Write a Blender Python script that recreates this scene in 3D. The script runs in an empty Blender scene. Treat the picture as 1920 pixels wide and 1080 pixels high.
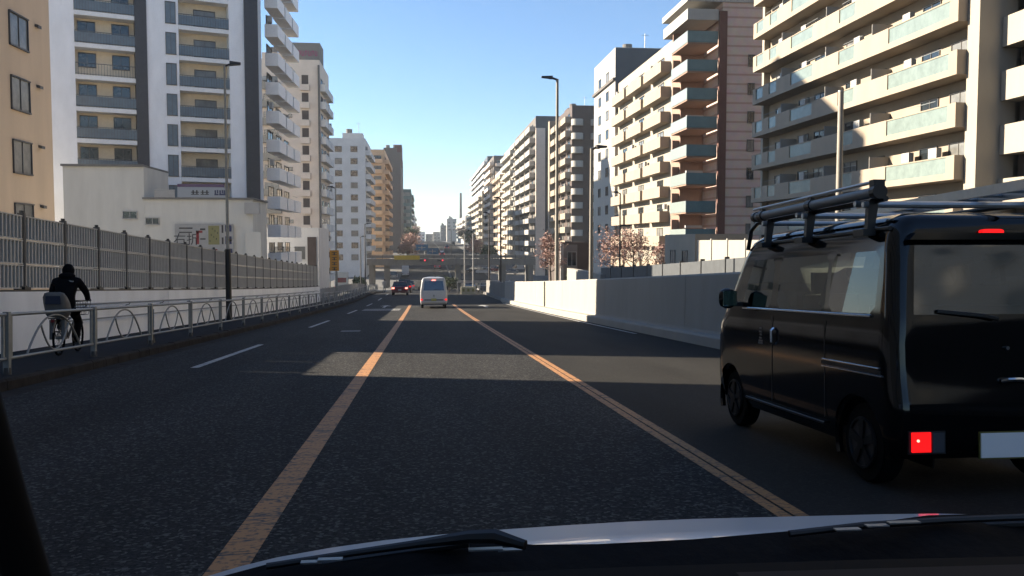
import bpy, bmesh, math, random
from mathutils import Matrix, Vector, noise
rnd = random.Random(11)
sc = bpy.context.scene
col = sc.collection
R = math.radians

# ------------------------------------------------------------------ camera
FPX = 1600.0
YAW = R(5.93); PITCH = R(3.15)
CAMZ = 1.37
cam_d = bpy.data.cameras.new('camera'); cam = bpy.data.objects.new('camera', cam_d); col.objects.link(cam)
cam_d.sensor_width = 36.0; cam_d.lens = 36.0 * FPX / 1920.0
cam_d.clip_start = 0.05; cam_d.clip_end = 8000
c_r = Vector((math.cos(YAW), -math.sin(YAW), 0))
c_f = Vector((math.sin(YAW)*math.cos(PITCH), math.cos(YAW)*math.cos(PITCH), -math.sin(PITCH)))
c_u = c_r.cross(c_f)
cm = Matrix((c_r, c_u, -c_f)).transposed().to_4x4(); cm.translation = Vector((0, 0, CAMZ))
cam.matrix_world = cm
sc.camera = cam

# ------------------------------------------------------------------ sky and sun
SUN_EL = R(22.5); SUN_PHI = R(21)          # sun stands to the left, a little ahead
to_sun = Vector((-math.cos(SUN_PHI)*math.cos(SUN_EL), math.sin(SUN_PHI)*math.cos(SUN_EL), math.sin(SUN_EL)))
world = bpy.data.worlds.new('World'); sc.world = world; world.use_nodes = True
wn = world.node_tree.nodes; wl = world.node_tree.links
sky = wn.new('ShaderNodeTexSky'); sky.sky_type = 'NISHITA'; sky.sun_disc = False
sky.sun_elevation = SUN_EL; sky.sun_rotation = math.atan2(to_sun.x, to_sun.y)
sky.air_density = 1.0; sky.dust_density = 0.0; sky.ozone_density = 3.6; sky.altitude = 900
wl.new(sky.outputs[0], wn['Background'].inputs[0]); wn['Background'].inputs[1].default_value = 0.055
sun_d = bpy.data.lights.new('sun', 'SUN'); sun = bpy.data.objects.new('sun', sun_d); col.objects.link(sun)
sun_d.energy = 5.0; sun_d.angle = R(0.5); sun_d.color = (1.0, 0.86, 0.68)
sun.rotation_euler = to_sun.to_track_quat('Z', 'Y').to_euler()
sun.location = (-60, 30, 80)
sc.view_settings.view_transform = 'Standard'; sc.view_settings.look = 'None'
sc.view_settings.exposure = 2.0; sc.view_settings.gamma = 1.0
sc.render.engine = 'CYCLES'
sc.cycles.use_denoising = True
sc.cycles.volume_bounces = 0; sc.cycles.max_bounces = 6; sc.cycles.diffuse_bounces = 3; sc.cycles.glossy_bounces = 3
sc.cycles.transparent_max_bounces = 12
sc.cycles.sample_clamp_indirect = 4.0

# ------------------------------------------------------------------ helpers
def ray(px, py):
    return c_r*((px-960)/FPX) + c_u*(-(py-540)/FPX) + c_f
def PY(px, py, Y):
    d = ray(px, py); t = Y/d.y; return Vector((d.x*t, Y, CAMZ+d.z*t))
def PX(px, py, X):
    d = ray(px, py); t = X/d.x; return Vector((X, d.y*t, CAMZ+d.z*t))

PROF = [(-80, 4.24), (0, 0), (55, -2.915), (75, -3.8), (90, -4.3), (105, -4.95), (130, -6.3), (160, -7.5), (185, -7.9),
        (210, -7.5), (260, -5.6), (340, -2.5), (450, -.6), (650, .6), (1000, 1.2), (4000, 1.3)]
_n = len(PROF)
_d = [(PROF[i+1][1]-PROF[i][1])/(PROF[i+1][0]-PROF[i][0]) for i in range(_n-1)]
_m = [_d[0]] + [0 if _d[i-1]*_d[i] <= 0 else 2*_d[i-1]*_d[i]/(_d[i-1]+_d[i]) for i in range(1, _n-1)] + [_d[-1]]
def zr(y):
    if y <= PROF[0][0]: return PROF[0][1] + _d[0]*(y-PROF[0][0])
    for i in range(_n-1):
        if y <= PROF[i+1][0]:
            h = PROF[i+1][0]-PROF[i][0]; t = (y-PROF[i][0])/h
            return ((2*t**3-3*t*t+1)*PROF[i][1] + (t**3-2*t*t+t)*h*_m[i] + (-2*t**3+3*t*t)*PROF[i+1][1] + (t**3-t*t)*h*_m[i+1])
    return PROF[-1][1]
def slope(y): return (zr(y+.5)-zr(y-.5))
def road_m(x, y, rz=0.0, dz=0.0):
    """matrix of something standing on the road at x, y"""
    return Matrix.Translation((x, y, zr(y)+dz)) @ Matrix.Rotation(math.atan(slope(y)), 4, 'X') @ Matrix.Rotation(rz, 4, 'Z')

ALB = .46        # overall reflectance of built surfaces for this exposure
def mat(name, base, rough=.8, metal=0.0, var=0.0, scale=3.0, bump=0.0, bscale=40.0, emit=None, estr=0.0, spec=.5, streak=0.0, coat=0.0, alb=None):
    m = bpy.data.materials.new(name); m.use_nodes = True
    if max(base) > .12 and metal < .5: base = tuple(c*(alb or ALB) for c in base)
    nt = m.node_tree; b = nt.nodes['Principled BSDF']
    b.inputs['Base Color'].default_value = (*base, 1); b.inputs['Roughness'].default_value = rough
    b.inputs['Metallic'].default_value = metal; b.inputs['Specular IOR Level'].default_value = spec
    b.inputs['Coat Weight'].default_value = coat
    if emit: b.inputs['Emission Color'].default_value = (*emit, 1); b.inputs['Emission Strength'].default_value = estr
    tc = None
    if var > 0 or bump > 0:
        tc = nt.nodes.new('ShaderNodeNewGeometry')
    if var > 0:
        src = tc.outputs['Position']
        if streak:
            mp = nt.nodes.new('ShaderNodeMapping'); mp.inputs['Scale'].default_value = (1, 1, streak)
            nt.links.new(src, mp.inputs[0]); src = mp.outputs[0]
        no = nt.nodes.new('ShaderNodeTexNoise'); no.inputs['Scale'].default_value = scale; no.inputs['Detail'].default_value = 6
        no.inputs['Roughness'].default_value = .65
        nt.links.new(src, no.inputs['Vector'])
        rp = nt.nodes.new('ShaderNodeValToRGB')
        rp.color_ramp.elements[0].position = .3; rp.color_ramp.elements[1].position = .7
        rp.color_ramp.elements[0].color = (*[c*(1-var) for c in base], 1)
        rp.color_ramp.elements[1].color = (*[min(1, c*(1+var*.6)) for c in base], 1)
        nt.links.new(no.outputs['Fac'], rp.inputs[0]); nt.links.new(rp.outputs[0], b.inputs['Base Color'])
    if bump > 0:
        n2 = nt.nodes.new('ShaderNodeTexNoise'); n2.inputs['Scale'].default_value = bscale; n2.inputs['Detail'].default_value = 4
        nt.links.new(tc.outputs['Position'], n2.inputs['Vector'])
        bp = nt.nodes.new('ShaderNodeBump'); bp.inputs['Strength'].default_value = bump; bp.inputs['Distance'].default_value = .02
        nt.links.new(n2.outputs['Fac'], bp.inputs['Height']); nt.links.new(bp.outputs[0], b.inputs['Normal'])
    return m
_mc = {}
def C(name, *a, **k):
    if name not in _mc: _mc[name] = mat(name, *a, **k)
    return _mc[name]
def glass_mat(name, tint, rough=.01, ior=1.5):
    """thin pane: tinted transparency with a mirror reflection"""
    m = bpy.data.materials.new(name); m.use_nodes = True; nt = m.node_tree
    for n in list(nt.nodes): nt.nodes.remove(n)
    o = nt.nodes.new('ShaderNodeOutputMaterial'); mx = nt.nodes.new('ShaderNodeMixShader')
    t = nt.nodes.new('ShaderNodeBsdfTransparent'); g = nt.nodes.new('ShaderNodeBsdfGlossy')
    fr = nt.nodes.new('ShaderNodeFresnel'); fr.inputs[0].default_value = ior
    t.inputs[0].default_value = (*tint, 1); g.inputs['Roughness'].default_value = rough; g.inputs[0].default_value = (.9, .95, 1, 1)
    nt.links.new(fr.outputs[0], mx.inputs[0]); nt.links.new(t.outputs[0], mx.inputs[1]); nt.links.new(g.outputs[0], mx.inputs[2])
    nt.links.new(mx.outputs[0], o.inputs[0]); return m

class MB:
    """collects shapes for one mesh"""
    def __init__(s): s.v = []; s.f = []
    def box(s, x0, x1, y0, y1, z0, z1):
        i = len(s.v)
        s.v += [(x0,y0,z0),(x1,y0,z0),(x1,y1,z0),(x0,y1,z0),(x0,y0,z1),(x1,y0,z1),(x1,y1,z1),(x0,y1,z1)]
        s.f += [(i,i+3,i+2,i+1),(i+4,i+5,i+6,i+7),(i,i+1,i+5,i+4),(i+1,i+2,i+6,i+5),(i+2,i+3,i+7,i+6),(i+3,i,i+4,i+7)]
        return s
    def quad(s, a, b, c, d):
        i = len(s.v); s.v += [tuple(a), tuple(b), tuple(c), tuple(d)]; s.f.append((i,i+1,i+2,i+3)); return s
    def tube(s, pts, r, n=8, r1=None, cap=True):
        pts = [Vector(p) for p in pts]; base = len(s.v); k = len(pts)
        ref = None
        for j, p in enumerate(pts):
            t = (pts[min(j+1, k-1)]-pts[max(j-1, 0)]).normalized()
            if ref is None:
                ref = Vector((0, 0, 1)) if abs(t.z) < .9 else Vector((1, 0, 0))
            a = (ref - t*ref.dot(t)).normalized(); ref = a; b = t.cross(a)
            rr = r if r1 is None else r+(r1-r)*j/max(1, k-1)
            if isinstance(r, (list, tuple)): rr = r[j]
            for q in range(n):
                an = 2*math.pi*q/n; s.v.append(tuple(p+a*(rr*math.cos(an))+b*(rr*math.sin(an))))
        for j in range(k-1):
            for q in range(n):
                s.f.append((base+j*n+q, base+j*n+(q+1) % n, base+(j+1)*n+(q+1) % n, base+(j+1)*n+q))
        if cap:
            s.f.append(tuple(base+q for q in reversed(range(n)))); s.f.append(tuple(base+(k-1)*n+q for q in range(n)))
        return s
    def cyl(s, c, axis, r, h, n=16, r1=None):
        a = Vector(c); ax = {'x': Vector((1,0,0)), 'y': Vector((0,1,0)), 'z': Vector((0,0,1))}[axis]
        return s.tube([a-ax*(h/2), a+ax*(h/2)], r, n, r1)
    def prism(s, poly, axis, a0, a1):
        """poly of 2-D points extruded along an axis: 'x' -> (y,z), 'y' -> (x,z), 'z' -> (x,y)"""
        def mk(p, a): return {'x': (a, p[0], p[1]), 'y': (p[0], a, p[1]), 'z': (p[0], p[1], a)}[axis]
        i = len(s.v); n = len(poly)
        s.v += [mk(p, a0) for p in poly] + [mk(p, a1) for p in poly]
        s.f.append(tuple(i+q for q in range(n))); s.f.append(tuple(i+n+q for q in reversed(range(n))))
        for q in range(n): s.f.append((i+q, i+n+q, i+n+(q+1) % n, i+(q+1) % n))
        return s
    def grid(s, rows, closed=False):
        i = len(s.v); w = len(rows[0])
        for r_ in rows: s.v += [tuple(p) for p in r_]
        for a in range(len(rows)-1):
            for b in range(w if closed else w-1):
                b2 = (b+1) % w
                s.f.append((i+a*w+b, i+a*w+b2, i+(a+1)*w+b2, i+(a+1)*w+b))
        return s
    def mesh(s, name, m, smooth=False, fix=True):
        me = bpy.data.meshes.new(name); me.from_pydata(s.v, [], s.f)
        if fix:
            bm = bmesh.new(); bm.from_mesh(me); bmesh.ops.recalc_face_normals(bm, faces=bm.faces); bm.to_mesh(me); bm.free()
        if m is not None: me.materials.append(m)
        if smooth:
            for p in me.polygons: p.use_smooth = True
            me.set_sharp_from_angle(angle=R(40))
        me.update(); return me
    def build(s, name, m, parent=None, M=None, smooth=False, fix=True):
        return link(name, s.mesh(name, m, smooth, fix), parent, M)

def link(name, me, parent=None, M=None):
    """M is the matrix in the parent's space (or the world's for a top-level object)"""
    o = bpy.data.objects.new(name, me); col.objects.link(o)
    if parent is not None: o.parent = parent
    if M is not None: o.matrix_local = M
    return o
def tag(o, label=None, cat=None, group=None, kind=None):
    if label: o['label'] = label
    if cat: o['category'] = cat
    if group: o['group'] = group
    if kind: o['kind'] = kind
    return o
MTX = {}
def empty(name, M, label, cat, group=None):
    o = bpy.data.objects.new(name, None); col.objects.link(o); o.empty_display_size = .3
    M = M.copy() if isinstance(M, Matrix) else Matrix.Translation(M)
    o.matrix_local = M; MTX[o] = M
    return tag(o, label, cat, group)
_meshes = {}
def cached(key, fn):
    if key not in _meshes: _meshes[key] = fn()
    return _meshes[key]
def text_mesh(body, size, m):
    cu = bpy.data.curves.new('lettering', 'FONT'); cu.body = body; cu.size = size; cu.align_x = 'CENTER'; cu.align_y = 'CENTER'
    cu.extrude = .004
    o = bpy.data.objects.new('lettering', cu); col.objects.link(o)
    bpy.context.view_layer.update()
    me = bpy.data.meshes.new_from_object(o.evaluated_get(bpy.context.evaluated_depsgraph_get()))
    bpy.data.objects.remove(o); me.materials.clear(); me.materials.append(m); return me
def ysteps(y0, y1):
    ys = []; y = y0
    while y < y1-1e-6:
        ys.append(y); y += 2.0 if y < 150 else (6.0 if y < 500 else 40.0)
    ys.append(y1); return ys
def sweep(prof, y0, y1, closed=True):
    """cross-section (x, height above the road) carried along the road"""
    b = MB(); ys = ysteps(y0, y1)
    b.grid([[(p[0], y, zr(y)+p[1]) for p in prof] for y in ys], closed)
    if closed:
        n = len(prof); b.f.append(tuple(range(n))); k = len(b.v)-n; b.f.append(tuple(k+q for q in reversed(range(n))))
    return b
# ------------------------------------------------------------------ materials of the setting
def asphalt():
    m = bpy.data.materials.new('asphalt'); m.use_nodes = True; nt = m.node_tree; L = nt.links.new
    b = nt.nodes['Principled BSDF']; b.inputs['Roughness'].default_value = .82; b.inputs['Specular IOR Level'].default_value = .08
    g = nt.nodes.new('ShaderNodeNewGeometry'); sx = nt.nodes.new('ShaderNodeSeparateXYZ'); L(g.outputs['Position'], sx.inputs[0])
    fine = nt.nodes.new('ShaderNodeTexNoise'); fine.inputs['Scale'].default_value = 38; fine.inputs['Detail'].default_value = 5; fine.inputs['Roughness'].default_value = .8
    L(g.outputs['Position'], fine.inputs['Vector'])
    big = nt.nodes.new('ShaderNodeTexNoise'); big.inputs['Scale'].default_value = .5; big.inputs['Detail'].default_value = 6
    mp = nt.nodes.new('ShaderNodeMapping'); mp.inputs['Scale'].default_value = (2.2, .35, 1); L(g.outputs['Position'], mp.inputs[0]); L(mp.outputs[0], big.inputs['Vector'])
    r1 = nt.nodes.new('ShaderNodeValToRGB'); e = r1.color_ramp.elements
    e[0].position = .36; e[0].color = (.005, .0056, .0066, 1); e[1].position = .68; e[1].color = (.043, .043, .0425, 1)
    L(fine.outputs['Fac'], r1.inputs[0])
    r2 = nt.nodes.new('ShaderNodeValToRGB'); e = r2.color_ramp.elements
    e[0].position = .3; e[0].color = (.020, .0197, .0186, 1); e[1].position = .75; e[1].color = (.030, .0288, .026, 1)
    L(fine.outputs['Fac'], r2.inputs[0])
    mr = nt.nodes.new('ShaderNodeMapRange'); mr.inputs[1].default_value = 2.1; mr.inputs[2].default_value = 2.35; L(sx.outputs[0], mr.inputs[0])
    mx = nt.nodes.new('ShaderNodeMix'); mx.data_type = 'RGBA'; L(mr.outputs[0], mx.inputs[0]); L(r1.outputs[0], mx.inputs[6]); L(r2.outputs[0], mx.inputs[7])
    r3 = nt.nodes.new('ShaderNodeValToRGB'); e = r3.color_ramp.elements
    e[0].position = .3; e[0].color = (.72, .72, .72, 1); e[1].position = .7; e[1].color = (1.12, 1.12, 1.12, 1)
    L(big.outputs['Fac'], r3.inputs[0])
    m2 = nt.nodes.new('ShaderNodeMix'); m2.data_type = 'RGBA'; m2.blend_type = 'MULTIPLY'; m2.inputs[0].default_value = 1
    vo = nt.nodes.new('ShaderNodeTexVoronoi'); vo.inputs['Scale'].default_value = 48; L(g.outputs['Position'], vo.inputs['Vector'])
    sv = nt.nodes.new('ShaderNodeSeparateColor'); L(vo.outputs['Color'], sv.inputs[0])
    rf_ = nt.nodes.new('ShaderNodeValToRGB'); e = rf_.color_ramp.elements
    e[0].position = .74; e[0].color = (0, 0, 0, 1); e[1].position = .95; e[1].color = (1, 1, 1, 1); L(sv.outputs[0], rf_.inputs[0])
    inv = nt.nodes.new('ShaderNodeMapRange'); inv.inputs[1].default_value = 2.35; inv.inputs[2].default_value = 2.1; inv.inputs[3].default_value = .12; inv.inputs[4].default_value = .75; L(sx.outputs[0], inv.inputs[0])
    fm_ = nt.nodes.new('ShaderNodeMath'); fm_.operation = 'MULTIPLY'; L(rf_.outputs[0], fm_.inputs[0]); L(inv.outputs[0], fm_.inputs[1])
    m3 = nt.nodes.new('ShaderNodeMix'); m3.data_type = 'RGBA'; L(fm_.outputs[0], m3.inputs[0]); L(mx.outputs[2], m3.inputs[6]); m3.inputs[7].default_value = (.11, .108, .10, 1)
    L(m3.outputs[2], m2.inputs[6]); L(r3.outputs[0], m2.inputs[7]); L(m2.outputs[2], b.inputs['Base Color'])
    bp = nt.nodes.new('ShaderNodeBump'); bp.inputs['Strength'].default_value = .5; bp.inputs['Distance'].default_value = .012
    L(fine.outputs['Fac'], bp.inputs['Height']); L(bp.outputs[0], b.inputs['Normal'])
    return m
def paint(name, colr, crack=.5, yscale=1.6):
    """worn road paint: cracks and thin spots show the asphalt"""
    m = bpy.data.materials.new(name); m.use_nodes = True; nt = m.node_tree; L = nt.links.new
    b = nt.nodes['Principled BSDF']; b.inputs['Roughness'].default_value = .7
    g = nt.nodes.new('ShaderNodeNewGeometry')
    mp = nt.nodes.new('ShaderNodeMapping'); mp.inputs['Scale'].default_value = (1.0, 2.6*yscale, 1); L(g.outputs['Position'], mp.inputs[0])
    no = nt.nodes.new('ShaderNodeTexNoise'); no.inputs['Scale'].default_value = 4; L(mp.outputs[0], no.inputs['Vector'])
    ad = nt.nodes.new('ShaderNodeMix'); ad.data_type = 'RGBA'; ad.inputs[0].default_value = .45; L(mp.outputs[0], ad.inputs[6]); L(no.outputs['Color'], ad.inputs[7])
    vo = nt.nodes.new('ShaderNodeTexVoronoi'); vo.feature = 'DISTANCE_TO_EDGE'; vo.inputs['Scale'].default_value = 1.3; L(ad.outputs[2], vo.inputs['Vector'])
    rp = nt.nodes.new('ShaderNodeValToRGB'); e = rp.color_ramp.elements
    e[0].position = .008; e[0].color = (0, 0, 0, 1); e[1].position = .03; e[1].color = (1, 1, 1, 1); L(vo.outputs['Distance'], rp.inputs[0])
    n2 = nt.nodes.new('ShaderNodeTexNoise'); n2.inputs['Scale'].default_value = 30; n2.inputs['Detail'].default_value = 6; L(g.outputs['Position'], n2.inputs['Vector'])
    r2 = nt.nodes.new('ShaderNodeValToRGB'); e = r2.color_ramp.elements
    e[0].position = .33; e[0].color = (.15, .15, .15, 1); e[1].position = .5; e[1].color = (1, 1, 1, 1); L(n2.outputs['Fac'], r2.inputs[0])
    mu = nt.nodes.new('ShaderNodeMath'); mu.operation = 'MULTIPLY'; L(rp.outputs[0], mu.inputs[0]); L(r2.outputs[0], mu.inputs[1])
    mx = nt.nodes.new('ShaderNodeMix'); mx.data_type = 'RGBA'; L(mu.outputs[0], mx.inputs[0])
    mx.inputs[6].default_value = (.03, .027, .025, 1); mx.inputs[7].default_value = (*colr, 1); L(mx.outputs[2], b.inputs['Base Color'])
    return m
M_ASPH = asphalt()
M_ORANGE = paint('orange_road_paint', (.36, .165, .05))
M_WHITEP = paint('white_road_paint', (.36, .36, .35))
M_PAVE = mat('sidewalk_asphalt', (.022, .024, .028), .9, spec=.1, var=.3, scale=6, bump=.3, bscale=60)
M_KERB = mat('dark_kerb_stone', (.032, .028, .025), .9, spec=.1, var=.5, scale=3, bump=.4)
M_GROUND = mat('ground_paving', (.10, .10, .095), .95, var=.35, scale=.6, bump=.2, bscale=6)
M_CONC = mat('cream_concrete', (.54, .51, .45), .8, var=.08, scale=1.3, bump=.06, bscale=25, streak=.25)
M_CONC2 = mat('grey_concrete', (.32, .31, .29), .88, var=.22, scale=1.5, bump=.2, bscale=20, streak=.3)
M_WHITEWALL = mat('white_painted_wall', (.90, .91, .91), .7, alb=1.0, var=.12, scale=.9, bump=.05, bscale=15, streak=.3)
M_GALV = mat('galvanised_steel', (.25, .26, .255), .5, metal=.6, var=.2, scale=9)
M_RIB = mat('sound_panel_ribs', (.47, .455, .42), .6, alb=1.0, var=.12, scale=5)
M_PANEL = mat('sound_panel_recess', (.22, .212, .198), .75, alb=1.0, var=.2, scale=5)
M_POSTC = mat('barrier_post_grey', (.16, .155, .145), .6, var=.2)
M_BLACK = mat('black_paint', (.008, .008, .009), .45)
M_DARK = mat('dark_grey_metal', (.03, .031, .033), .5)
M_LAMPGREY = mat('lamp_post_beige', (.42, .39, .33), .55, var=.15, scale=2)
M_LAMPDARK = mat('lamp_post_brown', (.035, .03, .027), .5)
M_PANE = mat('window_glass', (.018, .025, .03), .08, spec=.8, var=.6, scale=.45)
M_PANE2 = mat('curtained_window_glass', (.36, .36, .34), .15, var=.6, scale=.5)
M_FRAME = mat('aluminium_frame', (.16, .155, .15), .5)
M_WHITE = mat('white_trim', (.68, .67, .64), .6, var=.1, scale=2)

# ------------------------------------------------------------------ ground, road, sidewalk
gx = [-1500, -400, -120, -40, -8.3, 0, 6.9, 40, 120, 400, 1500]
gy = [-200, -80] + ysteps(-60, 1000)[::2] + [1400, 2200, 4000]
b = MB(); b.grid([[(x, y, zr(y)-.16) for x in gx] for y in gy])
tag(b.build('ground', M_GROUND, fix=False), kind='structure')
road = tag(sweep([(-5.62, 0), (6.5, 0)], -40, 900, False).build('road', M_ASPH, fix=False), kind='structure')
tag(sweep([(7.0, 0), (15.95, 0)], -40, 900, False).build('opposite_road', M_ASPH, fix=False), kind='structure')
def stripe(name, x0, x1, y0, y1, m, dz=.004):
    return sweep([(x0, dz), (x1, dz)], y0, y1, False).build(name, m, road, fix=False)
stripe('orange_line', -1.05, -.86, -6, 63, M_ORANGE)
stripe('orange_line', 2.07, 2.155, -6, 63, M_ORANGE); stripe('orange_line', 2.175, 2.26, -6, 63, M_ORANGE)
for k in range(-1, 6): stripe('lane_dash', -4.01, -3.87, 15.1+15*k, 21.2+15*k, M_WHITEP)
stripe('edge_line', 6.02, 6.14, 24, 66, M_WHITEP)
for (x0, y0) in ((-2.6, 56), (4.1, 55), (.55, 74)):          # arrows painted in the lanes
    a = MB()
    for poly in ([(x0-.09, y0), (x0+.09, y0), (x0+.09, y0+3.4), (x0-.09, y0+3.4)], [(x0-.42, y0+3.3), (x0+.42, y0+3.3), (x0+.05, y0+5.2), (x0-.05, y0+5.2)]):
        a.quad(*[(p[0], p[1], zr(p[1])+.005) for p in poly])
    a.build('lane_arrow', M_WHITEP, road, fix=False)
a = MB()
for i in range(5):
    a.quad(*[(p[0], p[1], zr(p[1])+.005) for p in [(-3.6, 50+i*.75), (-1.4, 50+i*.75), (-1.4, 50.35+i*.75), (-3.6, 50.35+i*.75)]])
a.build('painted_bars', M_WHITEP, road, fix=False)
stripe('manhole_cover', -2.6, -2.0, 27.0, 27.6, M_DARK)
# sidewalk with kerb stones
tag(sweep([(-8.05, -.3), (-8.05, .15), (-5.75, .15), (-5.75, -.3)], -30, 128).build('sidewalk', M_PAVE, fix=False), kind='structure')
kerb = tag(sweep([(-5.75, -.3), (-5.75, .135), (-5.63, .135), (-5.60, -.3)], 46, 128).build('kerb', M_KERB, fix=False), kind='structure')
ks = MB().prism([(-.075, -.3), (-.075, .155), (.045, .155), (.075, .12), (.08, -.3)], 'y', -.295, .295).mesh('kerb_stone', M_KERB)
y = 7.0
while y < 46:
    link('kerb_stone', ks, kerb, road_m(-5.68, y, 0, rnd.uniform(-.006, .006)) @ Matrix.Rotation(rnd.uniform(-.008, .008), 4, 'Z')); y += .6
tag(sweep([(-5.60, .002), (-5.25, .002)], 5, 110, False).build('gutter', M_KERB, fix=False), kind='structure')

# ------------------------------------------------------------------ left: white wall, sound barrier, handrail, railing
wall = empty('retaining_wall', (-8.2, 30, zr(30)), 'long low white painted wall behind the sidewalk, under the ribbed sound barrier', 'wall')
IW = Matrix.Translation((8.2, -30, -zr(30)))
y = 4.0
while y < 67.5:
    y1 = min(67.6, y+7.96)
    sweep([(-8.35, -.3), (-8.35, 1.33), (-8.02, 1.33), (-8.02, -.3)], y+.015, y1-.015).build('wall_panel', M_WHITEWALL, wall, IW, fix=False); y += 7.96
sweep([(-8.32, .0), (-8.32, 1.30), (-8.05, 1.30), (-8.05, .0)], 4, 67.5).build('joint_filler', M_DARK, wall, IW, fix=False)
barrier = empty('sound_barrier', (-8.2, 30, zr(30)+1.33), 'grey ribbed metal sound barrier standing on the white wall', 'barrier')
IB = Matrix.Translation((8.2, -30, -zr(30)-1.33))
def ribs(n):
    b = MB().box(-.02, .02, -.962, .962, .03, .455)
    for i in range(n):
        yy = -.92+1.84*i/(n-1); b.box(.018, .055, yy-.026, yy+.026, .025, .46)
    b.box(.0, .06, -.963, .963, .462, .488); b.box(.0, .06, -.963, .963, .0, .024)
    return b
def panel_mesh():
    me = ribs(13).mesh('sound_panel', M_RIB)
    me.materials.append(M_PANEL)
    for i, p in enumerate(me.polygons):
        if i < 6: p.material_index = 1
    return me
pm = panel_mesh()
pst = MB().box(-.07, .07, -.035, .035, -.02, 1.56).box(.07, .075, -.05, .05, -.02, .0).mesh('barrier_post', M_POSTC)
cap = MB().cyl((0, 0, 1.585), 'z', .045, .05, 8).mesh('post_cap', M_BLACK)
foot = MB().box(-.10, .12, -.14, .14, -.0, .05).prism([(-.25, 0), (.25, 0), (.06, .09), (-.06, .09)], 'x', .03, .06).mesh('base_plate', M_BLACK)
y = 6.3; k = 0
while y < 67:
    Mb = IB @ road_m(-8.14, y, 0, 1.37)
    p = link('barrier_post', pst, barrier, Mb); link('post_cap', cap, p); link('base_plate', foot, p)
    if y+2 < 68:
        for r_ in range(3): link('sound_panel', pm, barrier, IB @ road_m(-8.14, y+1.0, 0, 1.39+.5*r_))
    y += 2.0; k += 1
sweep([(-8.27, 1.325), (-8.27, 1.372), (-8.045, 1.372), (-8.045, 1.325)], 4.5, 67.5).build('base_rail', M_BLACK, barrier, IB, fix=False)
hr = empty('handrail', (-7.95, 40, zr(40)), 'thin grey tubular handrail bracketed to the white wall', 'handrail')
IH = Matrix.Translation((7.95, -40, -zr(40)))
MB().tube([(-7.9, y, zr(y)+1.02) for y in range(20, 68, 3)], .022, 8).build('rail_tube', M_GALV, hr, IH, True)
MB().tube([(-7.9, y, zr(y)+.66) for y in range(20, 68, 3)], .018, 8).build('rail_tube', M_GALV, hr, IH, True)
for y in range(21, 67, 3):
    MB().tube([(-7.9, 0, 0), (-7.93, 0, -.06), (-8.03, 0, -.08)], .012, 6).build('bracket', M_GALV, hr, IH @ road_m(0, y, 0, 1.02))
rail = empty('pedestrian_railing', (-5.93, 30, zr(30)+.15), 'grey metal railing with looping arches along the left kerb', 'railing')
IR = Matrix.Translation((5.93, -30, -zr(30)-.15))
SP = 3.22
post = MB().box(-.04, .04, -.038, .038, 0, .9).mesh('post', M_GALV)
pfoot = MB().tube([(0, 0, -.02), (0, 0, .1)], .06, 10, .05).mesh('post_foot', M_DARK)
sec = MB().tube([(0, .04, .86), (0, SP-.04, .86)], .026, 8).tube([(0, .04, .23), (0, SP-.04, .23)], .024, 8)
sec.box(-.016, .016, .09, .135, .24, .85).box(-.016, .016, SP-.135, SP-.09, .24, .85)
secm = sec.mesh('rail_section', M_GALV, True)
mid = SP/2
arch = MB().tube([(0, mid+t*1.0, .24+.57*(1-abs(t)**2.2)) for t in [i/10-1 for i in range(21)]], .016, 6).mesh('arch', M_GALV, True)
loop = MB().tube([(.0, mid+t*.52, .255+.42*abs(t)**2.2) for t in [i/8-1 for i in range(17)]], .014, 6).mesh('arch_loop', M_GALV, True)
y = 12.8-2*SP
while y < 112:
    Mb = IR @ road_m(-5.93, y, 0, .15)
    p = link('post', post, rail, Mb); link('post_foot', pfoot, p)
    ang = (zr(y+SP)-zr(y))/SP
    Ms = IR @ Matrix.Translation((-5.93, y, zr(y)+.15)) @ Matrix.Rotation(math.atan(ang), 4, 'X')
    s_ = link('rail_section', secm, rail, Ms); link('arch', arch, s_); link('arch_loop', loop, s_)
    y += SP
# low white fence beyond the end of the sound barrier
fence = empty('picket_fence', (-8.1, 90, zr(90)), 'pale metal picket fence past the end of the sound barrier', 'fence')
IF = Matrix.Translation((8.1, -90, -zr(90)))
fm = MB().box(-.02, .02, .02, 1.98, .95, 1.0).box(-.02, .02, .02, 1.98, .25, .3)
for i in range(13): fm.box(-.012, .012, .06+i*.155, .09+i*.155, .3, .95)
fm = fm.mesh('fence_panel', M_WHITE); fp = MB().box(-.03, .03, -.03, .03, -.3, 1.05).mesh('fence_post', M_WHITE)
y = 68.0
while y < 124:
    link('fence_post', fp, fence, IF @ road_m(-8.1, y, 0, .15)); link('fence_panel', fm, fence, IF @ road_m(-8.1, y, 0, .15)); y += 2

# ------------------------------------------------------------------ right: concrete wall with its kerb
rw = empty('median_wall', (6.8, 30, zr(30)), 'smooth cream concrete wall on a kerb to the right of the road', 'wall')
IM = Matrix.Translation((-6.8, -30, -zr(30)))
y = -8.0; ystep = 9.75
while y < 69.9:
    y1 = min(70.0, y+ystep)
    sweep([(6.62, .2), (6.66, .32), (6.68, 1.62), (6.72, 1.665), (6.92, 1.665), (6.96, 1.62), (6.96, -.2), (6.62, -.2)], y+.012, y1-.012).build('wall_panel', M_CONC, rw, IM, fix=False)
    y += ystep
sweep([(6.72, .1), (6.72, 1.6), (6.9, 1.6), (6.9, .1)], -8, 69.9).build('joint_filler', M_DARK, rw, IM, fix=False)
y = -8.0
while y < 69.9:
    y1 = min(70.0, y+3.0)
    sweep([(6.33, -.2), (6.33, .21), (6.36, .25), (6.615, .26), (6.615, -.2)], y+.004, y1-.004).build('kerb_block', M_CONC, rw, IM, fix=False); y += 3.0
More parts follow.
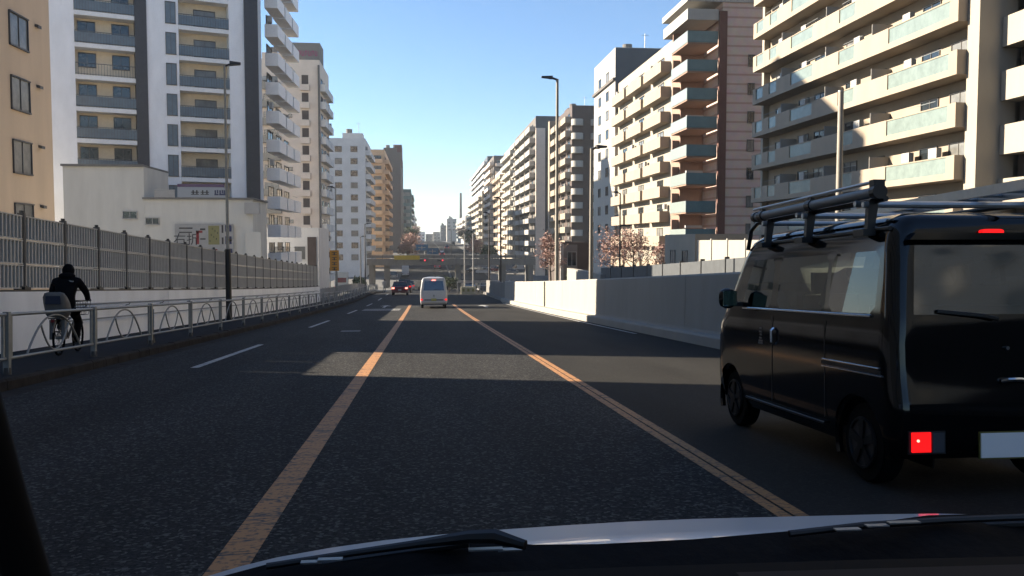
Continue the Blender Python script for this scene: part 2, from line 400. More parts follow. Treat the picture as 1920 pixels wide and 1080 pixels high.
MB().tube([(6.61, 46.4, zr(46.4)+z) for z in (.27, .8, 1.3, 1.64)], .035, 8).build('dark_upright', M_DARK, rw, IM)  # dark upright line down the wall face
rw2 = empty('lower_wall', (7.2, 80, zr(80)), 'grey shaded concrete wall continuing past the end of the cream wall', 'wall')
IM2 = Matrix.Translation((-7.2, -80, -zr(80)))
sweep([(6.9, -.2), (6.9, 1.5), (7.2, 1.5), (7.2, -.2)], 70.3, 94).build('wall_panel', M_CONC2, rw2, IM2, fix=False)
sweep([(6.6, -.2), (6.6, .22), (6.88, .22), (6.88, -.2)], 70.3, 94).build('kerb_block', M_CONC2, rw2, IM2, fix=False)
# far side of the opposite road: dark barrier wall
fw = empty('barrier_wall', (16.1, 60, zr(60)), 'dark blue-grey barrier wall behind the cream median wall', 'wall')
IFW = Matrix.Translation((-16.1, -60, -zr(60)))
M_BLUEG = mat('bluegrey_panel', (.10, .115, .13), .7, var=.25, scale=2)
y = 20.0
while y < 74:
    sweep([(16.0, -.2), (16.0, 2.78), (16.15, 2.78), (16.15, -.2)], y+.02, y+3.98).build('wall_panel', M_BLUEG, fw, IFW, fix=False)
    sweep([(15.95, -.2), (15.95, 2.9), (16.2, 2.9), (16.2, -.2)], y-.05, y+.05).build('wall_post', M_DARK, fw, IFW, fix=False); y += 4
ew = empty('end_wall', (16.0, 80, zr(80)), 'sunlit cream wall end beyond the dark barrier wall', 'wall')
MB().box(15.6, 16.2, 74.3, 92, zr(80)-1, zr(80)+2.4).build('wall_panel', M_CONC, ew, Matrix.Translation((-16, -80, -zr(80))))
cw = empty('boundary_wall', (19, 60, zr(60)), 'cream panelled boundary wall in front of the small cream house', 'wall')
ICW = Matrix.Translation((-19, -60, -zr(60)))
y = 34.0
while y < 58:
    MB().box(19, 19.2, y+.03, y+2.97, zr(46)-1, zr(46)+3.9).build('wall_panel', M_CONC, cw, ICW)
    MB().box(18.94, 19.26, y-.15, y+.02, zr(46)-1, zr(46)+4.0).build('wall_pier', M_CONC, cw, ICW); y += 3
# ------------------------------------------------------------------ building kit
class Face:
    """a wall plane seen from outside: p0 is its left end, p1 its right end"""
    def __init__(s, root, p0, p1, z0):
        s.root = root; a = Vector((*p0, 0)); c = Vector((*p1, 0)); s.w = (c-a).length; s.u = (c-a)/s.w
        s.n = Vector((s.u.y, -s.u.x, 0))                       # outward
        s.M = Matrix((s.u, s.n, Vector((0, 0, 1)))).transposed().to_4x4(); s.M.translation = Vector((*p0, z0))
        s.inv = Matrix.Translation(-root.location)
    def put(s, name, me, u, n, z, parent=None):
        if parent is not None: return link(name, me, parent)
        return link(name, me, s.root, s.inv @ s.M @ Matrix.Translation((u, n, z)))
def bldg(name, label, x0, x1, y0, y1, z1, wallm, cat='building', group=None, roofm=None, parapet=.9, zb=None):
    zb = (min(zr(y0), zr(y1))-.6) if zb is None else zb
    root = empty(name, ((x0+x1)/2, (y0+y1)/2, zb), label, cat, group)
    I = Matrix.Translation(-root.location)
    MB().box(x0, x1, y0, y1, zb, z1).build('wall', wallm, root, I)
    if parapet:
        r = MB(); t = .22
        for (a, c, d, e) in ((x0, x1, y0, y0+t), (x0, x1, y1-t, y1), (x0, x0+t, y0+t, y1-t), (x1-t, x1, y0+t, y1-t)): r.box(a, c, d, e, z1+.002, z1+parapet)
        rp = r.build('roof_parapet', wallm, root, I)
        MB().box(x0+.3, x1-.3, y0+.3, y1-.3, z1+.003, z1+.06).build('roof', roofm or M_CONC2, root, I)
        if z1-zb > 14:
            q = random.Random(int(abs(x0*7+y0*3))); wx, wy = min(5, (x1-x0)*.4), min(5, (y1-y0)*.4)
            ax, ay = x0+.6+q.random()*((x1-x0)-wx-1.2), y0+.6+q.random()*((y1-y0)-wy-1.2)
            MB().box(ax, ax+wx, ay, ay+wy, z1+.062, z1+2.7).build('roof_house', wallm, root, I)
            MB().cyl((ax+wx*.3, ay+wy*.4, z1+3.3), 'z', .8, 1.15, 12).build('water_tank', M_CONC2, root, I)
            MB().tube([(ax+wx*.8, ay+.5, z1+2.7), (ax+wx*.8, ay+.5, z1+5.4)], .05, 6).tube([(ax+wx*.8-.6, ay+.5, z1+5.1), (ax+wx*.8+.6, ay+.5, z1+5.1)], .03, 5).build('antenna', M_GALV, root, I)
    return root
def win_mesh(w, h, fm):
    return cached(('win', w, h, fm.name), lambda: MB().box(-w/2-.06, w/2+.06, .003, .09, -.07, .0).box(-w/2-.05, -w/2, .003, .07, 0, h).box(w/2, w/2+.05, .003, .07, 0, h)
                  .box(-w/2-.05, w/2+.05, .003, .10, h, h+.06).box(-.02, .02, .003, .05, 0, h).mesh('window', fm))
def pane_mesh(w, h, gm): return cached(('pane', w, h, gm.name), lambda: MB().box(-w/2+.001, w/2-.001, .003, .022, .001, h-.001).mesh('pane', gm))
def window(F, u, z, w=1.4, h=1.2, fm=None, gm=None, n=0.0):
    o = F.put('window', win_mesh(w, h, fm or M_FRAME), u, n, z)
    link('pane', pane_mesh(w, h, gm or (M_PANE if rnd.random() < .5 else M_PANE2)), o); return o
def balc_mesh(w, d, h, pm_, kind):
    def f():
        b = MB().box(-w/2, w/2, .003, d, -.16, 0)
        if kind == 'solid': b.box(-w/2, w/2, d-.12, d, .0, h).box(-w/2, -w/2+.12, .003, d-.12, 0, h).box(w/2-.12, w/2, .003, d-.12, 0, h)
        if kind == 'window_gap': b.box(-w/2, w/2, d-.12, d, .0, .18).box(-w/2, -w/2+.5, d-.12, d, .18, h).box(w/2-.5, w/2, d-.12, d, .18, h).box(-w/2+.5, w/2-.5, d-.12, d, h-.08, h).box(-w/2, -w/2+.12, .003, d-.12, 0, h).box(w/2-.12, w/2, .003, d-.12, 0, h)
        return b.mesh('balcony', pm_)
    return cached(('balc', w, d, h, pm_.name, kind), f)
def bars_mesh(w, d, h, m):
    def f():
        b = MB().box(-w/2, w/2, d-.06, d-.01, h-.05, h).box(-w/2, w/2, d-.05, d-.02, .08, .11)
        n = max(4, int(w/.22))
        for i in range(n+1): b.box(-w/2+w*i/n-.012, -w/2+w*i/n+.012, d-.045, d-.02, .0, h-.05)
        return b.mesh('railing', m)
    return cached(('bars', w, d, h, m.name), f)
M_PALEGLASS = mat('pale_green_glass', (.34, .43, .40), .2, var=.2, scale=2)
M_FROST = mat('frosted_blue_glass', (.28, .36, .42), .25, var=.2, scale=1.5)
def balcony(F, u, z, w, d=1.3, h=1.1, m=None, kind='solid', glass=None, door=True, n=0.0, railm=None, doorw=None):
    o = F.put('balcony', balc_mesh(w, d, h, m or M_WHITE, kind), u, n, z)
    if kind == 'window_gap': link('glass_panel', cached(('bg', w, d, h), lambda: MB().box(-w/2+.502, w/2-.502, d-.08, d-.05, .182, h-.082).mesh('glass_panel', glass or M_PALEGLASS)), o)
    if kind == 'rail': link('railing', bars_mesh(w, d, h, railm or M_FRAME), o)
    if kind == 'glass': link('glass_panel', cached(('bgf', w, d, h, (glass or M_PALEGLASS).name), lambda: MB().box(-w/2, w/2, d-.05, d-.02, .02, h).mesh('glass_panel', glass or M_PALEGLASS)), o)
    if door:
        dw = doorw or min(2.4, w*.7)
        dd = F.put('balcony_door', win_mesh(dw, 1.95, M_FRAME), u, n, z+.07); link('pane', pane_mesh(dw, 1.95, M_PANE if rnd.random() < .5 else M_PANE2), dd)
        if rnd.random() < .45 and abs(F.M.translation.y) < 240:
            link('air_conditioner', cached('acu', lambda: MB().box(-.4, .4, -.16, .16, 0, .58).cyl((0, .165, .3), 'y', .22, .02, 10).mesh('air_conditioner', M_WHITE)), o, Matrix.Translation((rnd.choice((-1, 1))*(w/2-.6), .4, rnd.choice((.02, 1.35)))))
        if rnd.random() < .4 and w > 3 and abs(F.M.translation.y) < 150:
            link('laundry_pole', cached(('lp', w), lambda: MB().tube([(-w*.38, d-.35, 1.5), (w*.38, d-.35, 1.5)], .02, 6).mesh('laundry_pole', M_GALV)), o)
    return o
def roof_box(root, x0, x1, y0, y1, z0, z1, m, name='roof_house'):
    return MB().box(x0, x1, y0, y1, z0+.004, z1).build(name, m, root, Matrix.Translation(-root.location))
def strip(F, name, u0, u1, n0, n1, z0, z1, m):
    return F.put(name, MB().box(u0, u1, n0, n1, z0, z1).mesh(name, m), 0, 0, 0)

W_BEIGE = mat('beige_render', (.66, .51, .36), .85, var=.10, scale=.7, bump=.1, bscale=10, streak=.2, alb=1.0)
W_LGREY = mat('light_grey_tile', (.82, .82, .82), .6, var=.08, scale=1.2, streak=.4, alb=1.0)
W_WARMGREY = mat('warm_grey_render', (.52, .505, .455), .85, var=.12, scale=.8, streak=.2, alb=1.0)
W_DKSLATE = mat('dark_slate_tile', (.035, .037, .045), .5, var=.2)
W_PINKB = mat('pinkish_beige_tile', (.62, .52, .43), .8, var=.1, scale=.6, alb=1.0)
W_GREYW = mat('grey_white_tile', (.56, .55, .53), .8, var=.1, scale=.6, alb=1.0)
W_ORANGE = mat('orange_beige_tile', (.54, .36, .22), .8, var=.15, scale=.4, alb=1.0)
W_BROWNG = mat('brown_grey_tile', (.20, .18, .165), .8, var=.1, scale=.5)
W_CREAM = mat('cream_tile', (.56, .46, .345), .75, var=.1, scale=.7, streak=.3)
W_CREAM2 = mat('pale_cream_tile', (.58, .52, .42), .75, var=.1, scale=.7, streak=.3)
W_WHITE = mat('white_tile', (.62, .60, .55), .7, var=.08, scale=.8)
W_DKBROWN = mat('dark_brown_tile', (.055, .038, .032), .7, var=.2, scale=.6)
W_TEAL = mat('teal_panel', (.12, .19, .20), .4, var=.15, scale=1)
W_RED = mat('dark_red_panel', (.16, .045, .045), .6)
def banded_tile():
    m = mat('red_brown_tile', (.30, .19, .15), .75); nt = m.node_tree; L = nt.links.new; b = nt.nodes['Principled BSDF']
    g = nt.nodes.new('ShaderNodeNewGeometry'); s = nt.nodes.new('ShaderNodeSeparateXYZ'); L(g.outputs['Position'], s.inputs[0])
    mu = nt.nodes.new('ShaderNodeMath'); mu.operation = 'MULTIPLY'; mu.inputs[1].default_value = 1/.97; L(s.outputs[2], mu.inputs[0])
    fr = nt.nodes.new('ShaderNodeMath'); fr.operation = 'FRACT'; L(mu.outputs[0], fr.inputs[0])
    r = nt.nodes.new('ShaderNodeValToRGB'); r.color_ramp.interpolation = 'CONSTANT'; e = r.color_ramp.elements
    e[0].position = 0; e[0].color = (.38, .25, .205, 1); e[1].position = .2; e[1].color = (.52, .395, .34, 1); L(fr.outputs[0], r.inputs[0])
    no = nt.nodes.new('ShaderNodeTexNoise'); no.inputs['Scale'].default_value = 1.5; no.inputs['Detail'].default_value = 5; L(g.outputs['Position'], no.inputs['Vector'])
    mx = nt.nodes.new('ShaderNodeMix'); mx.data_type = 'RGBA'; mx.blend_type = 'MULTIPLY'; mx.inputs[0].default_value = .35; L(r.outputs[0], mx.inputs[6]); L(no.outputs['Color'], mx.inputs[7])
    L(mx.outputs[2], b.inputs['Base Color']); return m
W_BRICK = banded_tile()

# ------------------------------------------------------------------ buildings, left side
# out of frame beside the camera: its shadow lies over the foreground
r0 = bldg('office_building', 'tall grey office block beside the road on the left, wholly out of view past the left edge', -34, -17, -70, 19.4, 27, W_WARMGREY)
F = Face(r0, (-17, -70), (-17, 19.4), 0)
for f in range(7):
    for k in range(18): window(F, 3+k*4.7, 4+f*3.1, 1.8, 1.5)
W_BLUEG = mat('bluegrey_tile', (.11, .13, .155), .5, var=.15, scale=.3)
rb_ = bldg('office_building', 'unseen blue grey slab added behind the viewpoint, right side, to cut sky light', 32, 46, -80, 14.5, 30, W_BLUEG)  # unseen slab added to block sky light and darken the van's reflections
F = Face(rb_, (32, 14.5), (32, -80), 0)
for f in range(8):
    for k in range(19): window(F, 3+k*4.7, 3+f*3.1, 1.8, 1.5)
M_PANEW = mat('white_curtained_glass', (.42, .43, .42), .2, var=.5, scale=.8)
# beige block
b1 = bldg('apartment_building', 'plain beige rendered block with few square windows at the left edge', -24, -17, 26.9, 41.7, 27, W_BEIGE)
F = Face(b1, (-17, 26.9), (-17, 41.7), 0)
for f, z in enumerate([1.62+2.65*k for k in range(9)]):
    for u in (2.6, 7.1, 11.7):
        window(F, u, z, 1.6, 1.3, gm=M_PANEW)
        hood = F.put('vent_hood', cached('hood', lambda: MB().prism([(0, 0), (.16, -.05), (.16, .08), (0, .12)], 'x', -.16, .16).mesh('vent_hood', M_FRAME)), u+1.75, .003, z+1.25)
W_TWHITE = mat('tower_white_trim', (.76, .75, .73), .6, var=.08, alb=1.0)
# white tower
PB = (-16.1, 84.0); ang = R(21); PA = (PB[0]-17.2*math.cos(ang), PB[1]-17.2*math.sin(ang))
zb3 = -6.0
t3 = empty('apartment_tower', (-24, 90, zb3), 'tall white apartment tower with dark corner columns and recessed balconies, left side', 'building')
F = Face(t3, PA, PB, 0)
W = 17.2
def tpx(px):      # distance along the tower front for a column of the photograph
    d = ray(px, 452); A = Vector((*PA, 0)); k = d.x*F.u.y-d.y*F.u.x
    return (d.y*A.x-d.x*A.y)/k
TOP = 34.6
SB = 1.35
u_a0, u_a1, u_d1, u_w0, u_b0, u_b1, u_e, u_c = [tpx(p) for p in (150, 262, 284, 318, 343, 436, 464, 489)]
strip(F, 'wall', -1.0, W+1.2, -16, -SB, zb3, TOP, W_LGREY)
strip(F, 'wall', -1.0, u_a0, -SB+.002, 0, zb3, TOP, W_LGREY)
strip(F, 'corner_column', u_a1, u_d1, -SB+.002, .12, zb3, TOP, W_DKSLATE)
strip(F, 'wall', u_d1+.002, u_b0, -SB+.002, 0, zb3, TOP, W_LGREY)
strip(F, 'wall', u_b1, u_e, -SB+.002, .0, zb3, TOP, W_LGREY)
strip(F, 'corner_column', u_e+.002, u_c, -SB+.002, .25, zb3, TOP, W_DKSLATE)
strip(F, 'roof_parapet', -1.1, W+1.3, -16.1, .3, TOP+.002, TOP+1.0, W_LGREY)
fh = 2.76
wa = u_a1-u_a0-.02; wb = u_b1-u_b0-.02
M_CREAMIN = mat('cream_balcony_wall', (.66, .58, .44), .85, var=.1, alb=1.0)
strip(F, 'recess_wall', u_a0+.01, u_a1-.01, -SB+.004, -SB+.03, zb3, TOP, M_CREAMIN)
strip(F, 'recess_wall', u_b0+.01, u_b1-.01, -SB+.004, -SB+.03, zb3, TOP, M_CREAMIN)
M_TRAIL = mat('grey_railing', (.13, .14, .15), .5)
slab_a = MB().box(-wa/2, wa/2, -SB+.04, .06, -.38, -.0).mesh('balcony', W_TWHITE); slab_b = MB().box(-wb/2, wb/2, -SB+.04, .06, -.38, -.0).mesh('balcony', W_TWHITE)
for k in range(-4, 12):
    z = 10.45+fh*k-.1
    if z > TOP-2.5: break
    o = F.put('balcony', slab_a, (u_a0+u_a1)/2, 0, z); link('railing', bars_mesh(wa, .05, 1.05, M_TRAIL), o); link('screen', cached('scra', lambda: MB().box(-wa/2, wa/2, -.02, -.005, .1, .95).mesh('screen', M_FROST)), o) if k % 5 != 2 else None
    for uu in (u_a0+wa*.20, u_a0+wa*.77):
        window(F, uu, z+.95, wa*.28, 1.15, n=-SB+.031, gm=M_PANE)
    z2 = z-.35
    o = F.put('balcony', slab_b, (u_b0+u_b1)/2, 0, z2); link('railing', bars_mesh(wb, .05, 1.05, M_TRAIL), o); link('screen', cached('scrb', lambda: MB().box(-wb/2, wb/2, -.02, -.005, .1, .95).mesh('screen', M_FROST)), o)
    dd = F.put('balcony_door', win_mesh(wb*.42, 1.75, M_FRAME), u_b0+wb*.55, -SB+.031, z2+.05); link('pane', pane_mesh(wb*.42, 1.75, M_PANE2), dd)
    window(F, (u_w0+u_b0)/2-.1, z2+.1, .8, 1.85, gm=M_FROST)
# its road side: white balconies one above the other
F2 = Face(t3, (PB[0]+.95, PB[1]+.9), (PB[0]+1.3, PB[1]+14), 0)
for k in range(-4, 12):
    z = 10.2+fh*k
    if z > TOP-2: break
    for j in range(3): balcony(F2, 2.6+j*4.2, z, 3.6, 1.25, 1.05, W_TWHITE, 'solid')
# low grey building in front of the tower
XL = PY(120, 400, 70).x; XM = PY(271, 400, 70).x; XR = PY(474, 400, 70).x
z_lo = PY(400, 374, 70).z; z_hi = PY(200, 312, 70).z
b2 = bldg('shop_building', 'low plain grey building with sign boards, behind the sound barrier', XM, XR, 70, 76, z_lo, W_WARMGREY, zb=-5, parapet=0)
I2 = Matrix.Translation(-b2.location)
MB().box(XL, XM-.003, 69.99, 76.5, -5, z_hi).build('wall', W_WARMGREY, b2, I2)
MB().box(XM-.1, XR+.15, 69.8, 76, z_lo+.003, z_lo+.14).build('roof_edge', M_CONC2, b2, I2)
MB().box(XL-.1, XM+.02, 69.8, 76.5, z_hi+.003, z_hi+.16).build('roof_edge', M_CONC2, b2, I2)
F = Face(b2, (XL, 69.98), (XR, 69.98), 0)
def lpx(px, py):
    p = PY(px, py, 69.98); return p.x-XL, p.z
for (px, py, w, h) in ((244, 409, 1.0, .5), (286, 420, .95, .45)):
    u, z = lpx(px, py); window(F, u, z, w, h, fm=M_WHITE, gm=M_PANE, n=.01)
u0, z0 = lpx(330, 462); u1, z1 = lpx(438, 420)
M_BOARD = mat('white_sign_board', (.60, .60, .58), .6, var=.1)
M_INK = mat('black_ink', (.02, .02, .025), .6); M_REDI = mat('red_ink', (.45, .04, .05), .6); M_BLUEI = mat('navy_ink', (.03, .045, .16), .6); M_YELI = mat('olive_map_print', (.40, .38, .15), .6)
sg = empty('wall_sign', Vector((XL+(u0+u1)/2, 69.9, z0)), 'white sign board with black, red and navy print low on the grey building', 'sign')
FS = Face(sg, (XL, 69.9), (XR, 69.9), 0)
FS.put('board', MB().box(u0, u1, 0, .1, z0-.5, z1).mesh('board', M_BOARD), 0, 0, 0)
wS = u1-u0; hS = z1-z0
def ink(a0, a1, c0, c1, m): FS.put('print', MB().box(u0+wS*a0, u0+wS*a1, .101, .112, z0+hS*c0, z0+hS*c1).mesh('print', m), 0, 0, 0)
ink(.43, .52, .72, .80, M_INK); ink(.36, .41, .10, .70, M_REDI); ink(.36, .47, .60, .70, M_REDI); ink(.43, .52, .3, .36, M_INK)
ink(.57, .76, .08, .92, M_YELI); ink(.86, .97, .66, .95, M_BLUEI); ink(.86, .97, .10, .45, M_BLUEI); ink(.89, .97, .22, .34, M_BOARD); ink(.80, .83, .6, .95, M_INK); ink(.80, .83, .1, .4, M_INK); ink(.45, .72, -.42, -.12, M_REDI); ink(.86, .98, -.3, -.1, M_BLUEI)
ink(.07, .30, .78, .84, M_INK); ink(.07, .29, .60, .65, M_INK)
for k in range(7): ink(.59+.022*k, .605+.022*k, .2+.09*((k*3) % 7), .28+.09*((k*3) % 7), M_INK)
tm = text_mesh('右折', 1.0, M_INK)
link('lettering', tm, sg, FS.inv @ FS.M @ Matrix.Translation((u0+wS*.19, .108, z0+hS*.28)) @ Matrix(((1, 0, 0, 0), (0, 0, 1, 0), (0, 1, 0, 0), (0, 0, 0, 1))))
sg2 = empty('roof_sign', PY(357, 376, 69.95), 'long white name board with dark lettering on the grey building roof edge', 'sign')
FS2 = Face(sg2, (XL, 69.95), (XR, 69.95), 0)
a = lpx(291, 374); c = lpx(426, 357)
FS2.put('board', MB().box(a[0], lpx(322, 0)[0]-.05, 0, .15, z_lo+.15, z_lo+.75).mesh('board', M_BOARD), 0, 0, 0)
FS2.put('board', MB().box(lpx(326, 0)[0], c[0], 0, .15, z_lo+.15, z_lo+.95).mesh('board', mat('pale_blue_board', (.50, .56, .62), .6)), 0, 0, 0)
FS2.put('strip', MB().box(lpx(326, 0)[0], c[0]-.2, 0, .1, z_lo+.96, z_lo+1.2).mesh('strip', mat('violet_strip', (.17, .10, .22), .6)), 0, 0, 0)
for k, px in enumerate((356, 363, 374, 382)): FS2.put('glyph', MB().box(-.16, .16, .151, .158, .0, .07).box(-.05, .05, .151, .158, -.15, .2).box(-.16, .14, .151, .158, -.16, -.1).mesh('glyph', M_INK), lpx(px, 0)[0], 0, z_lo+.52)
for k, px in enumerate((400, 409, 417)): FS2.put('glyph', MB().box(-.16, .16, .151, .158, -.2, -.08).box(-.14, -.02, .151, .158, -.08, .2).box(.04, .15, .151, .158, -.05, .22).mesh('glyph', M_BLUEI), lpx(px, 0)[0], 0, z_lo+.52)
a = lpx(455, 0)[0]
FA = Face(b2, (XL, 69.98), (XR, 69.98), 0)
FA.put('wall_box', MB().box(a, a+1.1, .003, .7, z_lo-1.15, z_lo-.25).mesh('wall_box', M_WHITE), 0, 0, 0)
FA.put('wall_box', MB().box(a, a+1.2, .003, .6, -2.5, 2.1).mesh('wall_box', W_WARMGREY), 0, 0, 0)
# beige tower with the rooftop sign box
xa = PY(530, 300, 147).x; xb = PY(601, 300, 147).x; zt = PY(560, 122, 147).z
b4 = bldg('apartment_building', 'pinkish beige apartment building with a sign box on its roof', xa-9, xb, 147, 161, zt, W_PINKB)
F = Face(b4, (xa-9, 147), (xb, 147), 0)
Fr = Face(b4, (xb, 147), (xb, 161), 0)
strip(F, 'grey_pier', F.w-.25, F.w+.05, .003, .5, -8, zt, W_BROWNG)
for k in range(-3, 12):
    z = PY(580, 191, 147).z - 2.93*k
    if z < -6 or z > zt-2: continue
    dd = F.put('stair_opening', MB().box(-.55, .55, .003, .03, 0, 1.5).mesh('stair_opening', W_DKBROWN) if 'so' not in _meshes else _meshes['so'], F.w-1.5-.9, 0, z)
    _meshes['so'] = dd.data
    balcony(F, F.w-2.4, z-.95, 1.5, .7, .8, W_PINKB, 'solid', door=False)
    window(F, F.w-4.9, z+.3, .55, .5)
    balcony(F, 7.2, z-.9, 3.2, 1.0, 1.0, W_CREAM2, 'solid')
    for j in range(3): balcony(Fr, 2.5+j*4.4, z-.9, 3.8, .9, 1.05, W_GREYW, 'solid')
I = Matrix.Translation(-b4.location)
sx0 = PY(546, 100, 148).x; sx1 = PY(600, 100, 148).x; sz1 = PY(570, 80, 148).z
MB().box(sx0, sx1, 148, 153, zt+.9, sz1).build('sign_box', mat('grey_sign_box', (.35, .33, .30), .8, var=.1), b4, I)
g = MB()
gxs = sx0+.6
for k in range(7):
    g.box(gxs+k*.55, gxs+k*.55+.12, 147.96, 147.99, sz1-2.2, sz1-1.3); g.box(gxs+k*.55, gxs+k*.55+.4, 147.96, 147.985, sz1-(1.5 if k % 2 else 2.2), sz1-(1.3 if k % 2 else 2.0)); g.box(gxs+k*.55+.28, gxs+k*.55+.4, 147.96, 147.98, sz1-2.0, sz1-1.4)
g.build('sign_lettering', mat('magenta_lettering', (.55, .10, .25), .6), b4, I)
# dark low building in front of it
xa = PY(500, 500, 112).x; xb = PY(598, 500, 112).x; z0 = PY(560, 440, 112).z
b5 = bldg('low_building', 'low grey building with dark doorways below the pinkish beige tower', xa, xb, 112, 124, z0, W_GREYW)
F = Face(b5, (xa, 112), (xb, 112), 0)
for u, w in ((1.6, 1.2), (4.2, 1.3), (5.9, .8)): window(F, u, -4.6, w, 2.3); 
for u in (1.6, 4.2): window(F, u, -.9, 1.2, 1.5)
strip(F, 'dark_panel', F.w-1.4, F.w-.3, .003, .2, -6, z0-.3, W_DKBROWN)
# grey white block, orange beige block, brown grey block, glass block
def plain_block(name, label, px0, px1, pyt, Y, Yd, wm, fh, wins, side_bal=None, group=None, depth_w=14, wsize=(1.2, 1.2)):
    xa = PY(px0, 400, Y).x; xb = PY(px1, 400, Y).x; zt = PY((px0+px1)/2, pyt, Y).z
    rt = bldg(name, label, xa-depth_w, xb, Y, Y+Yd, zt, wm, group=group)
    F = Face(rt, (xa, Y), (xb, Y), 0); Fr = Face(rt, (xb, Y), (xb, Y+Yd), 0)
    z = zt-2.4
    while z > zr(Y)+2:
        for t in wins: window(F, F.w*t, z, *wsize)
        if side_bal:
            nb = max(2, int(Yd/5))
            for j in range(nb): balcony(Fr, Yd*(j+.5)/nb, z-.6, Yd/nb*.82, 1.2, 1.05, side_bal, 'solid')
        z -= fh
    return rt, F, Fr, zt
p5, F5, F5r, _ = plain_block('apartment_building', 'grey white block with small square windows, next to the orange beige block', 630, 686, 266, 214, 22, W_GREYW, 2.95, (.1, .62), W_GREYW, wsize=(1.6, 1.3))
p6, F6, F6r, z6 = plain_block('apartment_building', 'orange beige apartment block with balcony bands, left of the yellow banner', 684, 722, 286, 250, 30, W_ORANGE, 2.95, (.2,), W_ORANGE, wsize=(1.5, 1.1))
z = z6-2.6
while z > -4: balcony(F6, F6.w*.65, z-.3, F6.w*.5, 1.1, 1.0, W_ORANGE, 'solid'); z -= 2.95
p7, F7, F7r, z7 = plain_block('office_building', 'tall brown grey slab with a dark red top, left of the road', 733, 752, 290, 330, 40, W_BROWNG, 3.2, (), None)
roof_box(p7, F7.M.translation.x+1, F7.M.translation.x+4.2, 332, 345, z7-4, z7+4, W_RED)
p8, F8, F8r, _ = plain_block('glass_tower', 'teal glass tower at the far left of the road', 752, 771, 358, 430, 50, mat('teal_glass', (.10, .19, .19), .15, var=.4, scale=.15), 3.4, (.3, .7), W_TEAL, wsize=(1.8, 1.6))
p9, F9, F9r, _ = plain_block('apartment_building', 'pale narrow block beyond the teal glass tower', 768, 777, 402, 560, 60, W_GREYW, 3.2, (.5,), W_GREYW)
p10, _, _, _ = plain_block('apartment_building', 'smallest pale block at the far left end of the road', 775, 781, 425, 720, 60, W_CREAM2, 3.2, (.5,), None)

# ------------------------------------------------------------------ buildings, right side
# long building with continuous balconies
XW = 30.2
yn = PX(1838, 300, XW).y; yf = PX(1441, 300, XW).y
b1r = bldg('apartment_building', 'big tan apartment building with long stacked balconies and pale green glass, right side', XW, XW+14, yn, yf, 33, W_CREAM)
F = Face(b1r, (XW, yf), (XW, yn), 0)
Lw = F.w; d = 1.5; z00 = 7.75
def long_balcony():
    b = MB().box(-.1, Lw-.02, .003, d, -.2, 0)
    b.box(-.1, Lw-.02, d-.13, d, .0, .16).box(-.1, -.0, .003, d-.13, 0, 1.12).box(Lw-.14, Lw-.02, .003, d-.13, 0, 1.12)
    return b
segs = [(0, .6), (2.0, 3.6), (4.6, 8.6), (10.6, 15.0), (16.8, 20.6), (23.8, Lw-.5)]
segs = [(a, c) for a, c in ((.6, 2.1), (3.4, 4.9), (7.6, 11.4), (15.4, 17.6), (Lw-7.0, Lw-.75))]
lb = long_balcony(); prev = -.1
for (a, c) in segs:
    lb.box(prev, a, d-.13, d, .16, 1.12); prev = c
    lb.box(a, c, d-.11, d-.02, 1.05, 1.12)
lb.box(prev, Lw-.02, d-.13, d, .16, 1.12)
lb = lb.mesh('balcony', W_CREAM)
gps = [MB().box(a+.01, c-.01, d-.09, d-.06, .165, 1.045).mesh('glass_panel', M_PALEGLASS) for a, c in segs]
divs = MB().box(-.02, .02, .01, d-.14, .01, 1.9).mesh('partition', W_WHITE)
acm = MB().box(-.4, .4, -.16, .16, 0, .58).cyl((0, .165, .3), 'y', .22, .02, 12).mesh('air_conditioner', M_WHITE)
pole_m = MB().tube([(-1.3, 0, 0), (1.3, 0, 0)], .02, 6).mesh('laundry_pole', M_GALV)
for k in range(-4, 9):
    z = z00+2.83*k
    if z < -3: continue
    o = F.put('balcony', lb, 0, 0, z)
    for gme in gps: link('glass_panel', gme, o)
    for u in (5.6, 13.2, 19.6): link('partition', divs, o, Matrix.Translation((u, 0, 0)))
    for u in (2.4, 6.9, 9.7, 14.6, 18.2, Lw-4.8, Lw-1.9):
        dd = F.put('balcony_door', win_mesh(1.7, 1.95, M_FRAME), u, 0, z+.05); link('pane', pane_mesh(1.7, 1.95, M_PANE if rnd.random() < .5 else M_PANE2), dd)
    for u in (4.2, 8.3, 12.3, 16.4, Lw-6.2, Lw-3.2):
        if rnd.random() < .75: link('air_conditioner', acm, o, Matrix.Translation((u+rnd.uniform(-.3, .3), .6, 1.25)))
    for u in (3.0, 10.4, 16.5, Lw-3.5):
        if rnd.random() < .6: link('laundry_pole', pole_m, o, Matrix.Translation((u+rnd.uniform(-.3, .3), d-.35, 1.55)))
strip(F, 'corner_column', Lw+.02, Lw+1.0, -1.2, d-.55, -3, 36, W_CREAM2)
strip(F, 'end_pier', -.55, -.11, -2, .5, -4, 33.6, W_CREAM2)
# banded wing at the right edge
b0r = bldg('apartment_building', 'cream banded building with dark gaps at the right edge, beside the tan apartment building', 31.6, 44, 16, yn-1.1, 30, W_DKBROWN)
F = Face(b0r, (31.6, yn-1.1), (31.6, 16), 0)
pb = MB().box(0, F.w, .003, 1.1, -.25, 0).box(0, F.w, 1.0, 1.1, 0, 1.3).mesh('balcony', W_CREAM2)
for k in range(-2, 8):
    z = 6.2+2.83*k
    F.put('balcony', pb, 0, 0, z)
    for u in (1.5, 5.5, 9.5, 13.5): window(F, u, z+.3, 1.8, 1.7)
